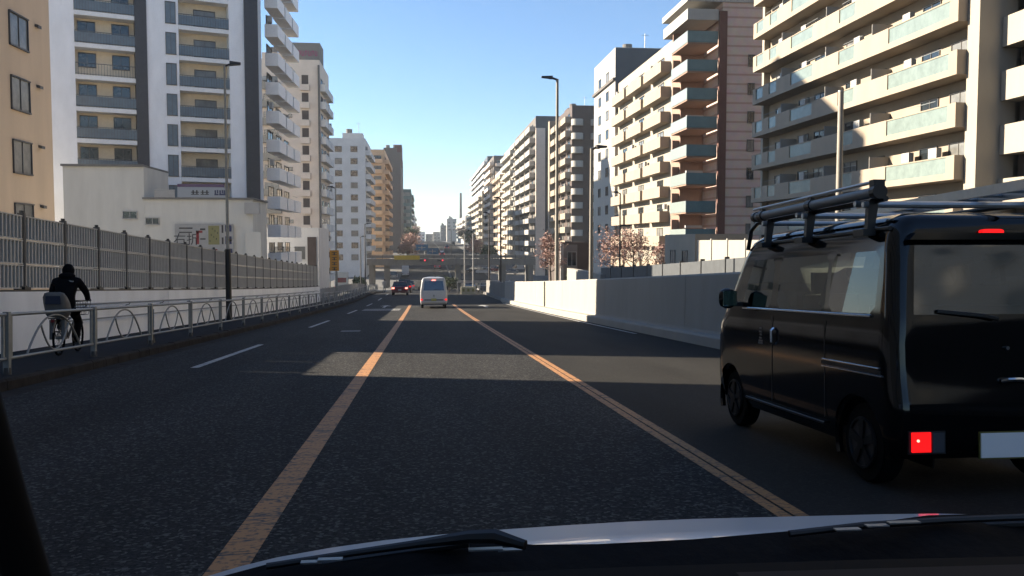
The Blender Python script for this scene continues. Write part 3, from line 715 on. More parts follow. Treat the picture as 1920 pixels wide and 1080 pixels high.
# red brown building with teal balconies
Yc = 86.3
x0 = PY(1352, 300, Yc).x
zt = PY(1400, 22, Yc).z
b2r = bldg('apartment_building', 'red brown tiled building with teal balconies on its corner, right side', x0, x0+17, Yc, Yc+9, zt, W_BRICK)
F = Face(b2r, (x0, Yc), (x0+17, Yc), 0); Fr = Face(b2r, (x0, Yc+9), (x0, Yc), 0)
strip(F, 'corner_pier', -.35, .45, -.3, .12, -6, zt, mat('red_tile_pier', (.20, .075, .05), .7, var=.15))
I = Matrix.Translation(-b2r.location)
xb0 = PY(1286, 300, Yc+.5).x
M_PINKW = mat('pink_tile', (.52, .34, .25), .75, var=.1)
strip(Fr, 'wall', .0, 3.2, .003, x0-xb0-1.0, -6, zt-1.5, M_PINKW)
M_TEAL_SHADE = mat('teal_balcony_panel', (.085, .150, .16), .45, alb=1.0, var=.12, scale=1.5); M_TEAL_LIT = mat('teal_panel_sunlit', (.42, .50, .48), .3, var=.1)  # one teal in two tones: shade painted on fronts, sun on sides
zt0 = PY(1320, 57, Yc).z; wdt = x0-xb0
for k in range(0, 10):
    zz = zt0-2.9*k
    if zz < -4: break
    o = MB().box(xb0, x0-.4, Yc+.3, Yc+6.0, zz-1.3, zz-1.1).build('balcony', M_PINKW, b2r, I)
    MB().box(xb0+.0, x0-.42, Yc+.2, Yc+.3, zz-1.15, zz).build('front_panel', M_TEAL_SHADE, o)
    MB().box(xb0-.06, xb0+.0, Yc+.2, Yc+5.9, zz-1.15, zz).build('side_panel', M_TEAL_LIT, o)
    for ch in o.children: ch.matrix_local = Matrix.Identity(4)
    MB().box(xb0+.2, x0-.5, Yc+6.1, Yc+6.3, zz-1.1, zz+1.1).build('back_wall', M_PINKW, b2r, I)
    window(Fr, 1.6, zz-.6, 1.6, 1.5, n=x0-xb0-1.0)
    uu = 3.1
    if k >= 1: window(F, uu, zz-.9+.3, .65, 1.1)
    cz = zz+.25
    MB().box(xb0+.6, xb0+2.4, Yc+2.2, Yc+2.6, zz+.15, zz+.4).build('laundry_rail', M_WHITE, b2r, I) if k % 2 else None
MB().box(xb0-.2, x0+17.2, Yc-.15, Yc+9.2, zt+.9, zt+1.5).build('roof_crown', W_WHITE, b2r, I)
MB().box(xb0-.1, x0-.4, Yc+.1, Yc+9, zt-.9, zt+.2).build('roof_crown', W_WHITE, b2r, I)
# cream building with three bays, then the white building
def bal_block(name, label, px_near, px_far, X, pyt, wm, bm, fh, bays, ny=None, near_m=None, kind='solid', bd=1.3, group=None, depth=14, gap=.0, pyref=None, dark=None, door=True):
    yn = PX(px_near, 400, X).y; yf = PX(px_far, 400, X).y; zt = PX(px_near, pyt, X).z
    rt = bldg(name, label, X, X+depth, yn, yf, zt, wm, group=group)
    F = Face(rt, (X, yf), (X, yn), 0); Fn = Face(rt, (X, yn), (X+depth, yn), 0)
    z = zt-2.5; n = 0
    while z > zr(yn)+1.2:
        bw = F.w/bays
        for j in range(bays): balcony(F, bw*(j+.5), z, bw*.86, bd, 1.1, bm, kind, door=door)
        z -= fh; n += 1
    return rt, F, Fn, zt, yn, yf
c3, F3, Fn3, z3, _, _ = bal_block('apartment_building', 'cream building of stepped balcony bays left of the teal balconies', 1258, 1158, 28.8, 92, W_CREAM2, W_CREAM, 2.9, 3, bd=1.2)
c4, F4, Fn4, z4, y4n, y4f = bal_block('apartment_building', 'white slim building with a grey top wall, behind the cream balcony bays', 1152, 1113, 28.4, 102, W_WHITE, W_WHITE, 2.9, 1, kind='none', door=False)
for o in list(c4.children):
    if o.name.startswith('balcony'): bpy.data.objects.remove(o)
z = z4-3.2
while z > -3:
    for t in (.3, .66): window(F4, F4.w*t, z, 1.7, 1.3)
    z -= 2.9
strip(F4, 'cap_band', 0, F4.w, .003, .35, z4-3.9, z4-3.5, W_BROWNG)
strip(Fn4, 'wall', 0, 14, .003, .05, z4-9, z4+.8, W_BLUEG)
# brown building with round white balconies
c5, F5, Fn5, z5, y5n, _ = bal_block('apartment_building', 'dark brown building with rounded white balconies, right of the tall lamp post', 1072, 1041, 31.5, 206, W_DKBROWN, W_CREAM, 2.92, 3, bd=1.4)
strip(F5, 'end_pier', -1.0, 1.2, .003, 1.6, -8, z5+.6, W_CREAM)
def round_balcony(w, d, h):
    b = MB(); n = 10
    o_ = [(w/2*math.cos(math.pi*i/n), d*math.sin(math.pi*i/n)+.003) for i in range(n+1)]
    b.prism(o_, 'z', -.15, h); return b.mesh('balcony', W_WHITE, True)
rb = round_balcony(2.6, 1.3, 1.15)
z = z5-3.2
while z > 0:
    for u in (.2, 4.4): Fn5.put('balcony', rb, u+.9, 0, z)
    dd = Fn5.put('balcony_door', win_mesh(1.5, 1.9, M_FRAME), 5.3, 0, z+.1); link('pane', pane_mesh(1.5, 1.9, M_PANE), dd)
    z -= 2.92
c6, F6b, Fn6, z6b, y6n, _ = bal_block('apartment_building', 'white balcony block with a brownish end wall, left of the tall lamp post', 1004, 966, 28.6, 226, W_BROWNG, W_WHITE, 2.92, 4, bd=1.5)
strip(Fn6, 'wall', .0, 2.4, .003, .6, -8, z6b-2, W_PINKB)
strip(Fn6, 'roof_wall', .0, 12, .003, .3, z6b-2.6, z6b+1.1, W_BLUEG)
z = z6b-5
while z > -4:
    dd = Fn6.put('balcony_door', win_mesh(1.3, 1.9, M_FRAME), 4.2, 0, z+.1); link('pane', pane_mesh(1.3, 1.9, M_PANE), dd)
    balcony(Fn6, 5.6, z, 1.3, .9, .9, W_WHITE, 'solid', door=False); z -= 2.92
FAR = [('apartment_building', 'pale balcony block stepping down left of the white balcony block', 966, 946, 27.6, 272, W_CREAM2, W_WHITE, 4),
       ('apartment_building', 'pinkish balcony block in the far right row', 946, 926, 27.0, 318, W_PINKB, W_CREAM, 4),
       ('apartment_building', 'blue grey high tower rising behind the far right row', 914, 886, 30.0, 296, W_BLUEG, W_GREYW, 4),
       ('apartment_building', 'narrow dark topped block between the blue grey tower and the pinkish block', 926, 914, 26.5, 296, W_BROWNG, W_PINKB, 3),
       ('apartment_building', 'pale chequered balcony block under the blue grey tower', 904, 880, 25.0, 362, W_CREAM2, W_WHITE, 5),
       ('apartment_building', 'low grey block at the far right end of the road', 872, 858, 24.0, 408, W_GREYW, W_WHITE, 3)]
for (nm, lb_, pn, pf, X, pt, wm, bm, nb) in FAR:
    rt, F, Fn, zt, yn, yf = bal_block(nm, lb_, pn, pf, X, pt, wm, bm, 3.0, nb, bd=1.5)
    z = zt-3
    while z > 2:
        balcony(Fn, 2.0, z, 2.6, 1.0, 1.0, bm, 'solid'); z -= 3.0
ch = empty('chimney', PY(864, 440, 700), 'thin dark chimney above the far end of the road', 'chimney')
MB().cyl((0, 0, 14), 'z', 1.3, 40, 12, .9).build('shaft', M_DARK, ch)
FARL = ['tiny pale block closing the far end of the road, leftmost', 'tiny grey block closing the far end of the road, second from left', 'tiny cream block closing the far end of the road, middle', 'tiny blue grey block closing the far end of the road, fourth from left', 'tiny white block closing the far end of the road, rightmost']
for k, (pa, pb_, pt, Y, wm) in enumerate(((783, 797, 436, 900, W_GREYW), (798, 812, 440, 1000, W_BROWNG), (812, 826, 436, 950, W_CREAM2), (826, 838, 424, 900, W_BLUEG), (838, 856, 412, 800, W_WHITE))):
    xa = PY(pa, 440, Y).x; xb = PY(pb_, 440, Y).x; zt = PY(pa, pt, Y).z
    rt = bldg('far_building', FARL[k], xa, xb, Y, Y+20, zt, wm)
    F = Face(rt, (xa, Y), (xb, Y), 0)
    for i in range(3):
        for j in range(2): window(F, F.w*(.25+.5*j), zt-3.5-3.3*i, 2.0, 1.5)
# small cream house and brown box building behind the right walls
hx0 = PY(1303, 470, 62).x; hx1 = PY(1402, 470, 62).x; hz = PY(1350, 445, 62).z
h1 = bldg('house', 'small cream flat roofed house with one window behind the boundary wall', hx0, hx1, 62, 70, hz, W_CREAM2, zb=-4, parapet=.25)
F = Face(h1, (hx0, 62), (hx1, 62), 0); Fh = Face(h1, (hx0, 70), (hx0, 62), 0)
uw = PY(1344, 470, 62).x-hx0; window(F, uw, PY(1344, 485, 62).z, 1.05, .95, fm=M_FRAME)
strip(F, 'corrugated_panel', PY(1368, 470, 62).x-hx0, hx1-hx0, .003, .06, -3, hz-.3, M_CONC2)
for t in (.3, .7): window(Fh, Fh.w*t, -.4, 1.2, 1.0)
gx0 = PY(1052, 480, 100).x; gx1 = PY(1104, 480, 100).x; gz = PY(1080, 457, 100).z
h2 = bldg('shop_building', 'small brown box building with a white doorway, between the two lamp posts', gx0, gx1, 100, 110, gz, W_DKBROWN, zb=-6, parapet=.2)
F = Face(h2, (gx0, 100), (gx1, 100), 0)
strip(F, 'grey_panel', .0, F.w*.58, .003, .12, -6, gz-.1, mat('grey_shop_panel', (.30, .27, .25), .7))
window(F, F.w*.38, gz-2.6, F.w*.3, 1.6, fm=M_WHITE, n=.13)
strip(F, 'white_edge', -.1, .25, .003, .3, -6, gz, M_WHITE)
# ------------------------------------------------------------------ bridge across the dip
YB = 168.0
zt_ = PY(850, 477, YB).z; zb_ = PY(850, 498, YB).z
bx0 = PY(688, 490, YB).x; bx1 = PY(1004, 490, YB).x
br = empty('bridge', ((bx0+bx1)/2, YB+4, zr(YB)-.3), 'grey concrete bridge crossing over the road in the dip', 'bridge')
I = Matrix.Translation(-br.location)
MB().box(bx0, bx1, YB, YB+8, zb_+.5, zb_+1.1).build('deck', M_CONC2, br, I)
MB().box(bx0, bx1, YB-.25, YB, zb_+.1, zb_+1.35).build('edge_beam', M_CONC2, br, I)
for k in range(int((bx1-bx0)/2)):
    x = bx0+k*2+1
    MB().box(x-.04, x+.04, YB-.12, YB-.06, zb_+1.352, zt_-.06).build('rail_post', M_DARK, br, I)
MB().box(bx0, bx1, YB-.14, YB-.05, zt_-.06, zt_).build('hand_rail', M_GALV, br, I)
MB().box(bx0, bx1, YB-.11, YB-.08, zb_+1.5, zt_-.15).build('rail_screen', M_CONC2, br, I)
for x in (bx0+.8, -7.2, 6.9, 15.8, bx1-.8):
    MB().box(x-.45, x+.45, YB+.6, YB+1.6, zr(YB)-.3, zb_+.49).build('pier', M_CONC2, br, I)
    MB().box(x-.45, x+.45, YB+6, YB+7, zr(YB)-.3, zb_+.49).build('pier', M_CONC2, br, I)
ba = PY(739, 480, YB-.4); bb = PY(787, 480, YB-.4)
bn = empty('banner', Vector(((ba.x+bb.x)/2, YB-.4, zb_+1.5)), 'long yellow banner hung on the bridge railing', 'banner')
MB().box(ba.x, bb.x, YB-.42, YB-.30, PY(760, 487, YB).z, PY(760, 479, YB).z).build('cloth', mat('yellow_banner', (.72, .52, .03), .7, var=.15, scale=2), bn, Matrix.Translation(-bn.location))
M_REDL = mat('red_signal_lamp', (.3, .01, .02), .4, emit=(1, .05, .08), estr=.35)
for px, lb in ((793, 'traffic signal with a red lamp on the bridge, left one'), (826, 'traffic signal with a red lamp on the bridge, right one')):
    p = PY(px, 488, YB-.8)
    ts = empty('traffic_signal', p, lb, 'traffic light')
    MB().box(-.65, .65, -.1, .1, -.22, .22).build('housing', M_DARK, ts); MB().cyl((.4, -.12, 0), 'y', .17, .06, 12).build('lamp', M_REDL, ts)
    for x in (-.4, 0): MB().cyl((x, -.12, 0), 'y', .15, .05, 12).build('lamp', M_BLACK, ts)
    MB().tube([(0, .1, 0), (0, .5, .1)], .04, 6).build('bracket', M_DARK, ts)

# ------------------------------------------------------------------ lamp posts
def lamp(x, y, top_z, label, m, arm=(-.9, 0), base=0.0, r=.09, thick=None, group=None, name='lamp_post', zb=None):
    z0 = zr(y)+base if zb is None else zb
    o = empty(name, (x, y, z0), label, 'lamp post', group)
    H = top_z-z0
    MB().tube([(0, 0, 0), (0, 0, H*.4), (0, 0, H)], [r, r*.85, r*.6], 10).build('pole', m, o, smooth=True)
    if thick: MB().tube([(0, 0, 0), (0, 0, thick)], r*1.7, 12, r*1.5).build('pole_sleeve', M_BLACK, o, smooth=True)
    ax, ay = arm
    MB().tube([(0, 0, H-.05), (ax*.3, ay*.3, H+.03), (ax*.6, ay*.6, H+.03)], r*.5, 8).build('arm', M_LAMPDARK, o)
    L = Vector((ax, ay, 0)); s = Vector((-L.y, L.x, 0)).normalized()*.16
    h = MB()
    a, c = L*.35, L*1.15
    h.v = [tuple(a-s+Vector((0, 0, H))), tuple(a+s+Vector((0, 0, H))), tuple(c+s*.8+Vector((0, 0, H+.05))), tuple(c-s*.8+Vector((0, 0, H+.05))),
           tuple(a-s*.6+Vector((0, 0, H+.16))), tuple(a+s*.6+Vector((0, 0, H+.16))), tuple(c+s*.5+Vector((0, 0, H+.13))), tuple(c-s*.5+Vector((0, 0, H+.13)))]
    h.f = [(0, 3, 2, 1), (4, 5, 6, 7), (0, 1, 5, 4), (1, 2, 6, 5), (2, 3, 7, 6), (3, 0, 4, 7)]
    h.build('lamp_head', M_LAMPDARK, o)
    return o
p = PX(1045, 148, 7.25); lamp(7.25, p.y, p.z, 'tall beige lamp post with a dark head standing behind the cream wall', M_LAMPGREY, (-.75, 0), r=.12)
p = PX(1109, 300, 7.3); lamp(7.3, p.y, p.z+.5, 'shorter beige lamp post at the shadow edge of the cream wall', M_LAMPGREY, (.6, .1), r=.10)
p = PX(1163, 362, 16.6); lp = lamp(16.6, p.y, p.z, 'dark lamp post with two heads in front of the pinkish bare tree', M_LAMPDARK, (-.6, 0), r=.09)
zz = PX(1163, 424, 16.6).z-lp.location.z
MB().box(.1, .95, -.12, .12, zz, zz+.14).build('lamp_head', M_LAMPDARK, lp); MB().tube([(0, 0, zz), (.2, 0, zz+.05)], .04, 6).build('arm', M_LAMPDARK, lp)
p = PX(1577, 172, 17.2)
up = empty('utility_pole', (17.2, p.y, zr(p.y)), 'plain beige pole rising behind the black van roof', 'pole')
MB().tube([(0, 0, 0), (0, 0, p.z-zr(p.y))], .15, 12, .11).build('shaft', M_LAMPGREY, up, smooth=True); MB().cyl((0, 0, p.z-zr(p.y)+.02), 'z', .12, .06, 12).build('cap', M_GALV, up)
p = PX(421, 122, -7.55); lamp(-7.55, p.y, p.z, 'slim grey lamp post with a black sleeve beside the sound barrier', M_GALV, (.5, .12), base=.15, r=.07, thick=2.75)
for px, py, X, lb, am in ((629, 352, -7.3, 'grey lamp post carrying the orange sign', (-.6, 0)), (684, 420, -7.2, 'thin dark lamp post in front of the orange beige block', (.7, 0)), (676, 444, -9.3, 'thin lamp post left of the orange beige block', (.7, 0)),
                          (939, 372, 7.4, 'thin dark lamp post where the cream wall ends', (-.6, 0)), (917, 400, 7.4, 'thin dark lamp post beyond the end of the cream wall', (-.6, 0)), (846, 430, 8.0, 'far dark lamp post beside the bridge, right of the white van', (-.8, 0))):
    p = PX(px, py, X); lamp(X, p.y, p.z, lb, M_LAMPDARK if X > 0 or px > 640 else M_GALV, am, r=.10)
for k, px in enumerate((871, 887)):
    p = PY(px, 440, 97+.02*k)
    o = empty('flag_pole', (p.x, 97, zr(97)), ('slim white pole behind the crash blocks, left one', 'slim white pole behind the crash blocks, right one')[k], 'pole')
    MB().tube([(0, 0, 0), (0, 0, p.z-zr(97))], .07, 8).build('shaft', M_WHITE, o); MB().cyl((0, 0, p.z-zr(97)+.05), 'z', .09, .12, 8).build('finial', M_WHITE, o)
# orange sign, blue delineator, crash blocks, far road signs
p = PY(627, 488, 69.5)
os_ = empty('vertical_sign', p, 'vertical orange sign with dark glyphs at the end of the sound barrier', 'sign')
MB().box(-.36, .36, -.06, .06, -.85, .8).build('board', mat('orange_sign_board', (.75, .34, .01), .5), os_)
for k in range(4):
    z = .52-.40*k
    MB().box(-.2, .2, -.075, -.061, z+.08, z+.13).box(-.05, .05, -.075, -.061, z-.12, z+.08).box(-.2, .2, -.075, -.062, z-.08, z-.04).build('glyph', M_INK, os_)
MB().tube([(0, .06, .6), (.1, 2.5, .6)], .03, 6).build('bracket', M_GALV, os_)
dl = empty('delineator_post', road_m(-6.15, 20.0, 0, .15), 'short blue and black delineator post behind the left railing', 'post')
MB().tube([(0, 0, 0), (0, 0, .12), (0, 0, .34)], [.10, .07, .06], 10).build('foot', M_BLACK, dl); MB().tube([(0, 0, .342), (0, 0, .76)], .065, 12).build('sleeve', mat('blue_plastic', (.03, .17, .34), .4), dl)
MB().tube([(0, 0, .762), (0, 0, .86)], .05, 10, .03).build('cap', M_BLACK, dl)
M_CRASH = mat('pale_yellow_plastic', (.74, .70, .52), .5, var=.1)
for k, (px, lb) in enumerate(((869, 'pale plastic crash block at the wall end, left one'), (878, 'pale plastic crash block at the wall end, middle one'), (887, 'pale plastic crash block at the wall end, right one'))):
    p = PY(px, 548, 93)
    cb = empty('crash_block', (p.x, 93, zr(93)), lb, 'barrier', 'crash blocks at the wall end')
    MB().prism([(-.27, 0), (.27, 0), (.27, .16), (.2, .24), (.22, .8), (-.22, .8), (-.2, .24), (-.27, .16)], 'x', -.27, .27).build('block', M_CRASH, cb)
    MB().box(-.12, .12, -.3, -.24, .3, .62).build('reflector', M_YELI, cb)
gr = empty('guard_rail', (11, 100, zr(100)), 'white guard rail in sunlight beyond the end of the cream wall', 'guard rail')
gx0 = PY(858, 528, 102).x; gx1 = PY(942, 530, 102).x
for k in range(7): MB().box(-.05, .05, 0, .12, -.2, 1.2).build('post', M_WHITE, gr, Matrix.Translation((gx0-11+(gx1-gx0)*k/6, 2, .0)))
zg = PY(900, 528, 102).z-zr(100)
for k in range(6): MB().prism([(1.9, zg-.16), (1.99, zg-.12), (1.9, zg-.02), (1.99, zg+.06), (1.9, zg+.16), (1.86, zg+.16), (1.86, zg-.16)], 'x', gx0-11+(gx1-gx0)*k/6+.03, gx0-11+(gx1-gx0)*(k+1)/6-.03).build('rail_beam', M_WHITE, gr)
M_BLUES = mat('blue_sign_face', (.03, .22, .50), .4, var=.2, scale=1)
for k, (px, py, w, h, Y) in enumerate(((791, 464, 4.2, 2.0, 290), (811, 471, 3.8, 2.0, 280))):
    p = PY(px, py, Y)
    s_ = empty('road_sign', (p.x, Y, zr(Y)), ('blue overhead road sign far up the road, left one', 'blue overhead road sign far up the road, right one')[k], 'road sign')
    zc = p.z-zr(Y)
    MB().box(-w/2, w/2, -.08, 0, zc-h/2, zc+h/2).build('panel', M_BLUES, s_)
    g = MB().box(-.1, .1, -.1, -.085, zc-h*.35, zc+h*.3).box(-w*.3, w*.3, -.1, -.086, zc-.08, zc+.08)
    g.build('arrow_mark', M_WHITE, s_)
    MB().tube([(-w/2-.6, .2, 0), (-w/2-.6, .2, zc), (0, .15, zc)], .14, 8).build('mast', M_GALV, s_)

# ------------------------------------------------------------------ trees
def tree(x, y, zb, H, rad, label, leafm, seed, n=2600, name='bare_tree', cbase=.3, leaf=.16, group=None):
    q = random.Random(seed)
    o = empty(name, (x, y, zb), label, 'tree', group)
    t = MB(); tips = []
    t.tube([(0, 0, -.3), (.05, 0, H*.2), (-.04, .05, H*.42), (.02, 0, H*.75)], [H*.022, H*.018, H*.014, H*.006], 8)
    for k in range(16):
        h0 = H*(cbase*.8+.5*k/16); a = k*2.4+q.uniform(-.4, .4); ln = rad*(1.05-.5*k/16)*q.uniform(.7, 1.1)
        p0 = Vector((0, 0, h0)); p2 = p0+Vector((math.cos(a)*ln, math.sin(a)*ln, ln*q.uniform(.5, 1.0))); p1 = p0.lerp(p2, .5)+Vector((0, 0, -.08*ln))
        t.tube([p0, p1, p2], [H*.009, H*.006, H*.002], 5); tips.append((p1, p2))
        for j in range(5):
            s0 = p0.lerp(p2, q.uniform(.35, .95)); s1 = s0+Vector((q.uniform(-1, 1), q.uniform(-1, 1), q.uniform(.1, 1)))*ln*.38
            t.tube([s0, s1], H*.0035, 4, H*.001); tips.append((s0, s1))
    t.build('trunk', C('bark', (.09, .065, .05), .9, var=.3, scale=6), o)
    c = MB()
    for i in range(n):
        a, b_ = tips[q.randrange(len(tips))]
        p = a.lerp(b_, q.uniform(.1, 1.25))+Vector((q.gauss(0, 1), q.gauss(0, 1), q.gauss(0, 1)))*rad*.13
        u = Vector((q.gauss(0, 1), q.gauss(0, 1), q.gauss(0, 1))).normalized(); v = u.orthogonal().normalized()
        l = leaf*q.uniform(.5, 1.4); w = l*q.uniform(.25, .6)
        c.quad(p-u*l, p-v*w, p+u*l, p+v*w)
    c.build('crown', leafm, o, fix=False); return o
M_LEAFR = mat('russet_leaves', (.34, .215, .175), .9, alb=1.0, var=.5, scale=3)
M_LEAFG = mat('dark_green_leaves', (.05, .07, .035), .9, var=.5, scale=3)
for (px, pb, pt, Y, rd, lb, m, nm, sd) in ((1032, 515, 428, 96, 2.2, 'russet leafed tree right of the far balcony block, near the tall lamp post', M_LEAFR, 'street_tree', 3), (1150, 512, 425, 92, 3.2, 'russet tree behind the dark barrier wall, left of the two headed lamp', M_LEAFR, 'street_tree', 5),
                                          (1188, 510, 418, 90, 3.0, 'russet tree behind the dark barrier wall, right of the two headed lamp', M_LEAFR, 'street_tree', 6), (1244, 505, 446, 84, 1.9, 'smaller russet tree in front of the cream balcony bays', M_LEAFR, 'street_tree', 7),
                                          (1070, 520, 482, 98, .8, 'small green shrub by the brown box building', M_LEAFG, 'shrub', 8), (772, 480, 440, 300, 5, 'brownish tree far up the left side of the road', M_LEAFR, 'street_tree', 9), (842, 545, 512, 120, 1.7, 'dark green bush on the dividing strip right of the white van', M_LEAFG, 'shrub', 10),
                                          (672, 530, 512, 140, 1.4, 'dark green shrub below the left end of the bridge', M_LEAFG, 'shrub', 12)):
    b0 = PY(px, pb, Y); tz = PY(px, pt, Y).z; g0 = zr(Y)-.1
    tree(b0.x, Y, g0, (tz-g0)*.92, rd*.78, lb, m, sd, n=1500 if Y < 130 else 900, name=nm, cbase=.45 if nm == 'street_tree' else .15, leaf=.13 if Y < 130 else .35)

for k, (px, Y, H, rd, m) in enumerate(((764, 262, 7, 3, M_LEAFR), (771, 380, 9, 4, M_LEAFG), (776, 520, 10, 5, M_LEAFR), (893, 262, 8, 3, M_LEAFR), (880, 330, 8, 4, M_LEAFG), (868, 460, 9, 5, M_LEAFR), (915, 235, 7, 3, M_LEAFG))):
    p = PY(px, 470, Y)
    tree(p.x, Y, zr(Y)-.1, H, rd, ('far russet tree lining the left side beyond the bridge', 'far dark green tree lining the left side beyond the bridge', 'farthest russet tree on the left side', 'russet tree on the right side beyond the bridge', 'far dark green tree on the right side beyond the bridge', 'farthest russet tree on the right side', 'dark green tree right behind the bridge, below the white balcony block')[k], m, 40+k, n=900, name='street_tree', cbase=.35, leaf=.4)

# ------------------------------------------------------------------ vehicles
M_TYRE = mat('tyre_rubber', (.005, .005, .005), .9, spec=.1); M_RIM = mat('dark_alloy_rim', (.02, .02, .021), .4, metal=.5, spec=.3); M_RIMS = mat('silver_rim', (.35, .35, .36), .4, metal=.7)
M_CHROME = mat('chrome_trim', (.62, .64, .66), .15, metal=1.0)
M_TAIL = mat('red_tail_lens', (.35, .004, .004), .25, emit=(1, .01, .012), estr=.32)
M_TAILHOT = mat('lit_tail_bulb', (.8, .1, .1), .25, emit=(1, .2, .15), estr=1.3)
M_TAILOFF = mat('dark_red_lens', (.22, .008, .01), .25)
M_CLEAR = mat('clear_lamp_lens', (.16, .18, .21), .12)
G_DARK = glass_mat('privacy_glass', (.16, .17, .17)); G_CLEAR = glass_mat('clear_glass', (.62, .70, .64)); G_REAR = glass_mat('rear_glass', (.10, .13, .17), rough=.06, ior=2.1)
def interp(tab, z):
    if z <= tab[0][0]: return tab[0][1]
    for (a, va), (c, vc) in zip(tab, tab[1:]):
        if z <= c: return va+(vc-va)*(z-a)/(c-a)
    return tab[-1][1]
def wheel(root, x, y, r, w, rimm, side):
    o = MB().tube([(x-w/2, y, r), (x-w/2+.02, y, r), (x+w/2-.02, y, r), (x+w/2, y, r)], [r*.94, r, r, r*.94], 24).build('wheel', M_TYRE, root, smooth=True)
    f = x+side*w/2
    rim = MB().tube([(f-side*.01, y, r), (f+side*.006, y, r)], r*.64, 20).build('rim', M_DARK, o)
    s = MB()
    for k in range(5):
        a = 2*math.pi*k/5+.3; d = Vector((0, math.cos(a), math.sin(a))); n = Vector((0, -d.z, d.y))
        c0 = Vector((f+side*.012, y, r))
        q = [c0+n*.02+d*.03, c0-n*.02+d*.03, c0-n*.035+d*r*.6, c0+n*.035+d*r*.6]
        i = len(s.v); s.v += [tuple(p) for p in q]+[tuple(p+Vector((side*.012, 0, 0))) for p in q]
        s.f += [(i+4, i+5, i+6, i+7), (i, i+1, i+5, i+4), (i+1, i+2, i+6, i+5), (i+2, i+3, i+7, i+6), (i+3, i, i+4, i+7)]
    s.tube([(f, y, r), (f+side*.028, y, r)], r*.16, 12)
    for t in range(24):
        pass
    s.tube([(f+side*.012, y+math.cos(t*math.pi/12)*r*.62, r+math.sin(t*math.pi/12)*r*.62) for t in range(25)], .012, 5)
    s.build('spokes', rimm, o); return o

